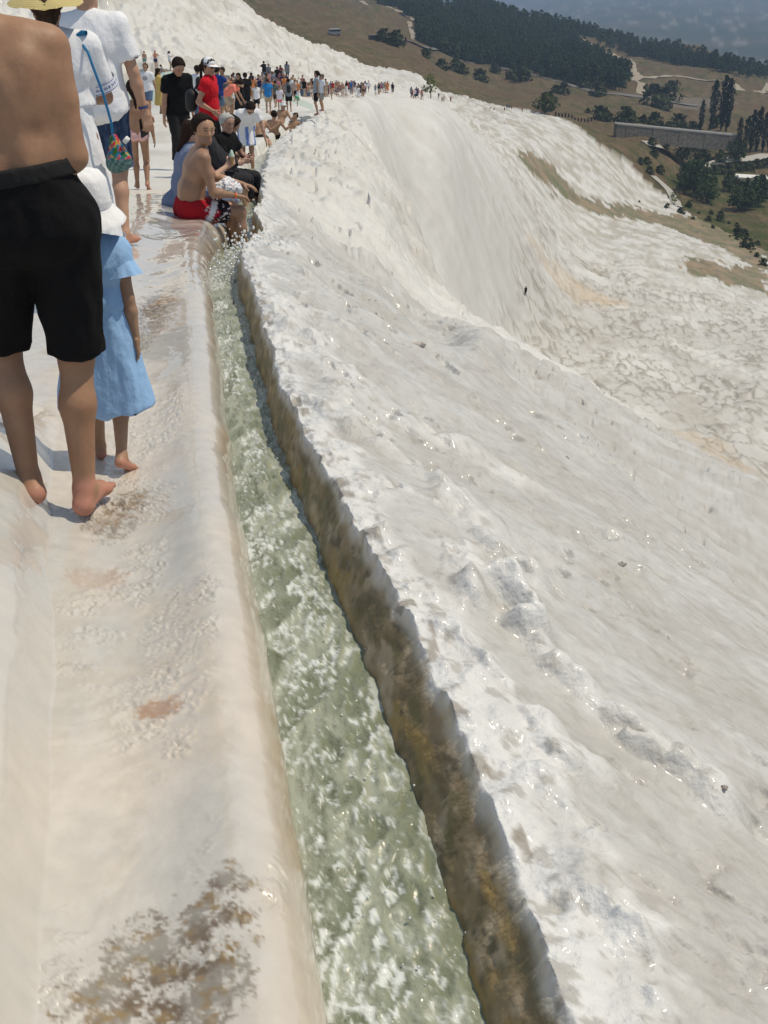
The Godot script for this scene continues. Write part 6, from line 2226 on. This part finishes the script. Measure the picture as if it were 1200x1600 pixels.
func build_crowd() -> void:
	make_protos()
	var W := C_WHITE
	var B := C_BLACK
	# pixel of the feet, height in metres, facing, pose, skin, clothes, hair, label, extra
	var list := [
		[234, 185, 1.76, 172.0, 1, OLIVE, {"shirt": W, "shorts": C_DENIM}, "short", Color(0.1, 0.07, 0.05), "adult in white printed shirt and denim shorts walking up the path", ""],
		[252, 178, 1.65, -70.0, 3, OLIVE, {"dress": Color(0.5, 0.36, 0.12)}, "long", DARK_HAIR, "adult in long mustard yellow dress taking a picture", ""],
		[227, 106, 1.5, 175.0, 0, TAN, {"trunks": Color(0.12, 0.3, 0.32)}, "short", DARK_HAIR, "slim bather in teal trunks standing at the foot of the white cliff", ""],
		[244, 108, 1.7, -140.0, 3, Color(0.45, 0.22, 0.13), {"trunks": Color(0.03, 0.05, 0.12)}, "bald", DARK_HAIR, "bald bather in navy trunks at the foot of the white cliff", ""],
		[266, 108, 1.66, -80.0, 3, FAIR, {"shirt": W, "trousers": C_BEIGE}, "tail", DARK_HAIR, "adult in white blouse and beige skirt photographing the white cliff", ""],
		[254, 112, 1.6, -90.0, 5, TAN, {"shirt": C_GREY, "shorts": B}, "short", DARK_HAIR, "adult in grey top sitting below the white cliff", ""],
		[279, 112, 1.6, 90.0, 5, TAN, {"shirt": C_BEIGE, "shorts": B}, "long", Color(0.08, 0.05, 0.03), "adult in beige top sitting below the white cliff", ""],
		[314, 196, 1.72, 20.0, 0, OLIVE, {"shirt": W, "trousers": C_DENIM}, "short", DARK_HAIR, "adult in white shirt standing just behind the red top", "pack"],
		[343, 195, 1.72, -30.0, 3, OLIVE, {"shirt": Color(0.015, 0.04, 0.18), "shorts": C_DENIM}, "short", DARK_HAIR, "adult in royal blue shirt leaning beside the coral top", ""],
		[352, 188, 1.74, 150.0, 3, OLIVE, {"shirt": Color(0.1, 0.13, 0.15), "shorts": Color(0.2, 0.26, 0.3)}, "short", Color(0.03, 0.02, 0.015), "adult in grey-green shirt facing up the path", ""],
		[362, 190, 1.64, -100.0, 4, OLIVE, {"shirt": Color(0.75, 0.22, 0.16), "shorts": C_BEIGE}, "long", DARK_HAIR, "adult in coral top and beige shorts bending over", ""],
		[376, 185, 1.62, 160.0, 3, OLIVE, {"dress": B}, "long", DARK_HAIR, "dark-haired adult in black dress with raised arm", ""],
		[386, 181, 1.76, 10.0, 0, OLIVE, {"shirt": B, "trousers": B}, "short", DARK_HAIR, "adult in all black seen from behind beside the coral top", ""],
		[378, 160, 1.76, 10.0, 0, OLIVE, {"shirt": Color(0.3, 0.012, 0.02), "shorts": B}, "short", DARK_HAIR, "adult in dark red shirt in the middle of the crowd", ""],
		[402, 178, 1.48, 10.0, 1, TAN, {"vest": W, "shorts": B}, "tail", Color(0.16, 0.1, 0.05), "teenager in white vest and black shorts walking down the path", ""],
		[420, 177, 1.74, 5.0, 0, TAN, {"shirt": Color(0.03, 0.2, 0.5), "shorts": C_BEIGE}, "short", Color(0.06, 0.04, 0.03), "adult in bright blue shirt and beige shorts seen from behind", ""],
		[438, 175, 1.35, 175.0, 0, TAN, {"shirt": Color(0.65, 0.62, 0.7), "trunks": Color(0.8, 0.12, 0.16)}, "long", DARK_HAIR, "child in white top and hot pink shorts", ""],
		[452, 175, 1.78, 8.0, 0, TAN, {"vest": C_GREY, "shorts": B}, "short", DARK_HAIR, "adult in grey vest and black shorts with a dark backpack", "pack"],
		[431, 168, 1.68, 20.0, 2, TAN, {"shirt": Color(0.1, 0.11, 0.1), "shorts": B}, "short", DARK_HAIR, "adult in dark shirt behind the bright blue shirt", ""],
		[461, 158, 1.7, 160.0, 1, TAN, {"vest": Color(0.5, 0.35, 0.3), "shorts": B}, "long", DARK_HAIR, "adult in rose vest walking up past the pool", ""],
		[472, 153, 1.72, 178.0, 1, OLIVE, {"vest": Color(0.35, 0.37, 0.4), "trousers": C_DENIM}, "short", DARK_HAIR, "adult in pale grey vest and long denim walking up the path", ""],
		[496, 179, 1.66, 100.0, 0, OLIVE, {"vest": Color(0.25, 0.3, 0.36), "shorts": B}, "tail", DARK_HAIR, "adult in grey-blue vest and black shorts at the edge of the slope", ""],
		[504, 174, 1.76, 120.0, 0, TAN, {"shirt": Color(0.6, 0.63, 0.68), "shorts": Color(0.3, 0.28, 0.26)}, "short", Color(0.1, 0.09, 0.08), "adult in pale shirt and grey shorts at the edge of the slope", ""],
		[465, 166, 1.05, 90.0, 4, TAN, {"shirt": Color(0.05, 0.3, 0.16), "trunks": C_BEIGE}, "short", DARK_HAIR, "small child in green top crouching by the channel", ""],
	]
	for q in list:
		var p := walker(feet(q[0], q[1]), q[2], q[3], q[4], q[5], q[6], q[7], q[8], q[9], "", q[10])
		if q[0] == 234:
			# dark print on the front of the white shirt
			var im := Image.create(64, 48, false, Image.FORMAT_RGB8)
			im.fill(Color(0.86, 0.87, 0.88))
			for y in 48:
				for x in 64:
					if n_rag.get_noise_2d(x * 0.03, y * 0.05) > 0.0 and Vector2((x - 32) / 30.0, (y - 24) / 22.0).length() < 0.9: im.set_pixel(x, y, Color(0.16, 0.16, 0.18))
			var pm := StandardMaterial3D.new()
			pm.albedo_texture = ImageTexture.create_from_image(im)
			pm.roughness = 0.9
			var sh := Shell.new()
			var uv := PackedVector2Array()
			for k in 2:
				for i in 7:
					var a := (i / 6.0 - 0.5) * 1.4
					sh.v.append(Vector3(sin(a) * 0.17, 1.2 + 0.17 * k, -0.02 - cos(a) * 0.135))
					sh.n.append(Vector3(sin(a), 0, -cos(a)))
					uv.append(Vector2(i / 6.0, 1.0 - k))
			for i in 6: sh.id.append_array([i, i + 7, i + 1, i + 1, i + 7, i + 8])
			renormal(sh)
			mesh_node("shirt_print", pack(sh.v, sh.n, PackedColorArray(), sh.id, uv), pm, p)
	# bathers lying in the channel pool
	for q in [[437, 193, 150.0, "cap", "bather with white cap lying back in the channel pool"], [455, 192, 150.0, "", "dark-haired bather lying back in the channel pool with spread arms"], [428, 206, 10.0, "", "bather in the channel pool seen from behind"], [408, 214, -160.0, "cap", "child with pale cap sitting in the channel beside the white dress"]]:
		var at := feet(q[0], q[1])
		walker(at + Vector3(0, -0.12, 0), 1.55, q[2], 7, TAN, {"trunks": B}, "short", DARK_HAIR, q[4], "", q[3])
	# the crowd along the path beyond
	var g := RandomNumberGenerator.new()
	g.seed = 5
	var tops := [["white", W], ["black", B], ["red", Color(0.4, 0.03, 0.03)], ["navy", Color(0.02, 0.03, 0.1)], ["grey", C_GREY], ["blue", Color(0.06, 0.16, 0.38)], ["orange", Color(0.6, 0.2, 0.06)], ["pink", Color(0.55, 0.22, 0.26)], ["beige", C_BEIGE]]
	var lows := [["black", B], ["denim", C_DENIM], ["beige", C_BEIGE], ["white", W], ["grey", C_GREY]]
	var hairs := [DARK_HAIR, Color(0.04, 0.025, 0.018), Color(0.12, 0.075, 0.04), Color(0.03, 0.02, 0.015)]
	var bands := [[392, 470, 142, 160, 20, "on the path behind the bright blue shirt"], [470, 520, 146, 156, 20, "where the path nears the cliff"], [515, 568, 145, 152, 26, "on the path past the end of the cliff"], [566, 614, 143, 149, 15, "where the far path bends out of sight"], [640, 668, 152, 158, 8, "near the lone tree on the far path"], [684, 706, 155, 158, 4, "past the lone tree"], [760, 860, 169, 180, 9, "on the farthest stretch of white path"], [395, 450, 128, 138, 9, "wading below the cliff"], [324, 372, 150, 176, 20, "in the crowd behind the coral top"]]
	for b in bands:
		for k in b[4]:
			var px := g.randf_range(b[0], b[1])
			var t: float = (px - b[0]) / (b[1] - b[0])
			var py := lerpf(b[2], b[3], g.randf())
			if b[0] >= 640: py = lerpf(b[2], b[3], t) + g.randf_range(-0.8, 0.8)
			var at := feet(px, py)
			var a: Array = tops[g.randi() % tops.size()]
			var l: Array = lows[g.randi() % lows.size()]
			var male := g.randf() < 0.5
			var w := {}
			var label := "walker"
			var kind := g.randf()
			if kind < 0.18:
				w["trunks"] = l[1]
				label = "bare-chested walker in %s trunks" % l[0]
			elif kind < 0.36 and not male:
				w["dress"] = a[1]
				label = "walker in %s dress" % a[0]
			else:
				w["shirt" if g.randf() < 0.65 else "vest"] = a[1]
				w["shorts" if g.randf() < 0.75 else "trousers"] = l[1]
				label = "walker in %s top and %s bottoms" % [a[0], l[0]]
			label += " " + b[5]
			var yaw := g.randf_range(-40, 40) + (0.0 if g.randf() < 0.55 else 180.0)
			walker(at, g.randf_range(1.56, 1.82), yaw, [0, 1, 2, 0, 1, 2, 3, 6][g.randi() % 8], [TAN, OLIVE, FAIR, Color(0.42, 0.24, 0.16)][g.randi() % 4], w, "short" if male else ["long", "tail"][g.randi() % 2], hairs[g.randi() % 4], label, "walkers " + b[5])
	# one figure far down in the basin
	walker(feet(821, 462), 1.75, 20.0, 0, TAN, {"shirt": B, "trousers": B}, "short", DARK_HAIR, "lone walker in black on the terraces far below the slope", "")

func boulder(px: float, py: float, size: float, c: Color, label: String, called := "stone", flat := 0.7) -> void:
	var at := feet(px, py)
	var g := RandomNumberGenerator.new()
	g.seed = int(px * 7.0 + py)
	var l: Array = []
	for k in 5:
		var a := Vector3(g.randf_range(-0.4, 0.4), g.randf_range(0.0, 0.4) * flat, g.randf_range(-0.4, 0.4)) * size
		l.append(limb(a, size * g.randf_range(0.22, 0.36), a + Vector3(g.randf_range(-0.3, 0.3), 0.1, g.randf_range(-0.3, 0.3)) * size, size * 0.2, size * 0.1))
	var sh := Shell.new()
	net(sh, l, size * 0.07)
	soften(sh, size * 0.06, n_cloth, 4.0 / size, 4.0 / size)
	var o := mesh_node(called, close(sh), plain_mat(c, 0.85), self)
	o.position = at
	tag(o, label, "stone")

func build_details() -> void:
	boulder(885, 716, 0.022, Color(0.27, 0.25, 0.23), "pebble-sized dark stone on the smooth white slope")
	boulder(970, 890, 0.026, Color(0.3, 0.28, 0.26), "small grey stone alone on the wet white slope")
	boulder(1126, 1258, 0.016, Color(0.3, 0.27, 0.24), "dark stone lodged under the end of the white ridge")
	boulder(468, 191, 0.75, Color(0.13, 0.15, 0.17), "dark grey boulder beside the bathers in the channel", "boulder")
	boulder(484, 184, 0.85, Color(0.16, 0.18, 0.19), "broad grey boulder at the head of the channel pool", "boulder", 0.4)
	boulder(655, 545, 0.06, Color(0.5, 0.45, 0.42), "flat pinkish lump in the wet hollow of the slope", "stone", 0.25)
	# spray where the stream drops past the sitting swimmer
	var ball := lathe([[0.0, 1.0], [0.7, 0.7], [1.0, 0.0], [0.7, -0.7], [0.0, -1.0]], 7)
	var g := RandomNumberGenerator.new()
	g.seed = 77
	var ts: Array = []
	var c := spot(372, 398)
	for k in 700:
		var p := c + Vector3(g.randfn(0.02, 0.1), 0, g.randfn(0.0, 0.28))
		p.y = base_h(p.x, -p.z) - 0.16 + absf(g.randfn(0.0, 0.12)) + 0.1 * clampf(p.x - c.x, 0.0, 1.0)
		ts.append([p, g.randf_range(0.003, 0.011)])
	for k in 130:
		var d := 1.1 + 7.0 * pow(g.randf(), 1.6)
		var n := g.randf_range(0.02, rim_l.at(d) - 0.06)
		var x := lip_l.at(d) + n
		ts.append([Vector3(x, base_h(x - n - 0.2, d) + wat_l.at(d) + 0.012 + absf(g.randfn(0.0, 0.014)), -d), g.randf_range(0.0012, 0.0034)])
	var mm := MultiMesh.new()
	mm.transform_format = MultiMesh.TRANSFORM_3D
	mm.mesh = ball
	mm.instance_count = ts.size()
	for i in ts.size():
		mm.set_instance_transform(i, Transform3D(Basis().scaled(Vector3(1, g.randf_range(0.8, 1.6), 1) * ts[i][1]), ts[i][0]))
	var o := MultiMeshInstance3D.new()
	o.name = "water_spray"
	o.multimesh = mm
	o.material_override = plain_mat(Color(0.74, 0.78, 0.78), 0.08, 0.5)
	add_child(o)
	o.set_meta("kind", "stuff")
	tag(o, "white drops thrown up by the fast water in the channel", "spray")
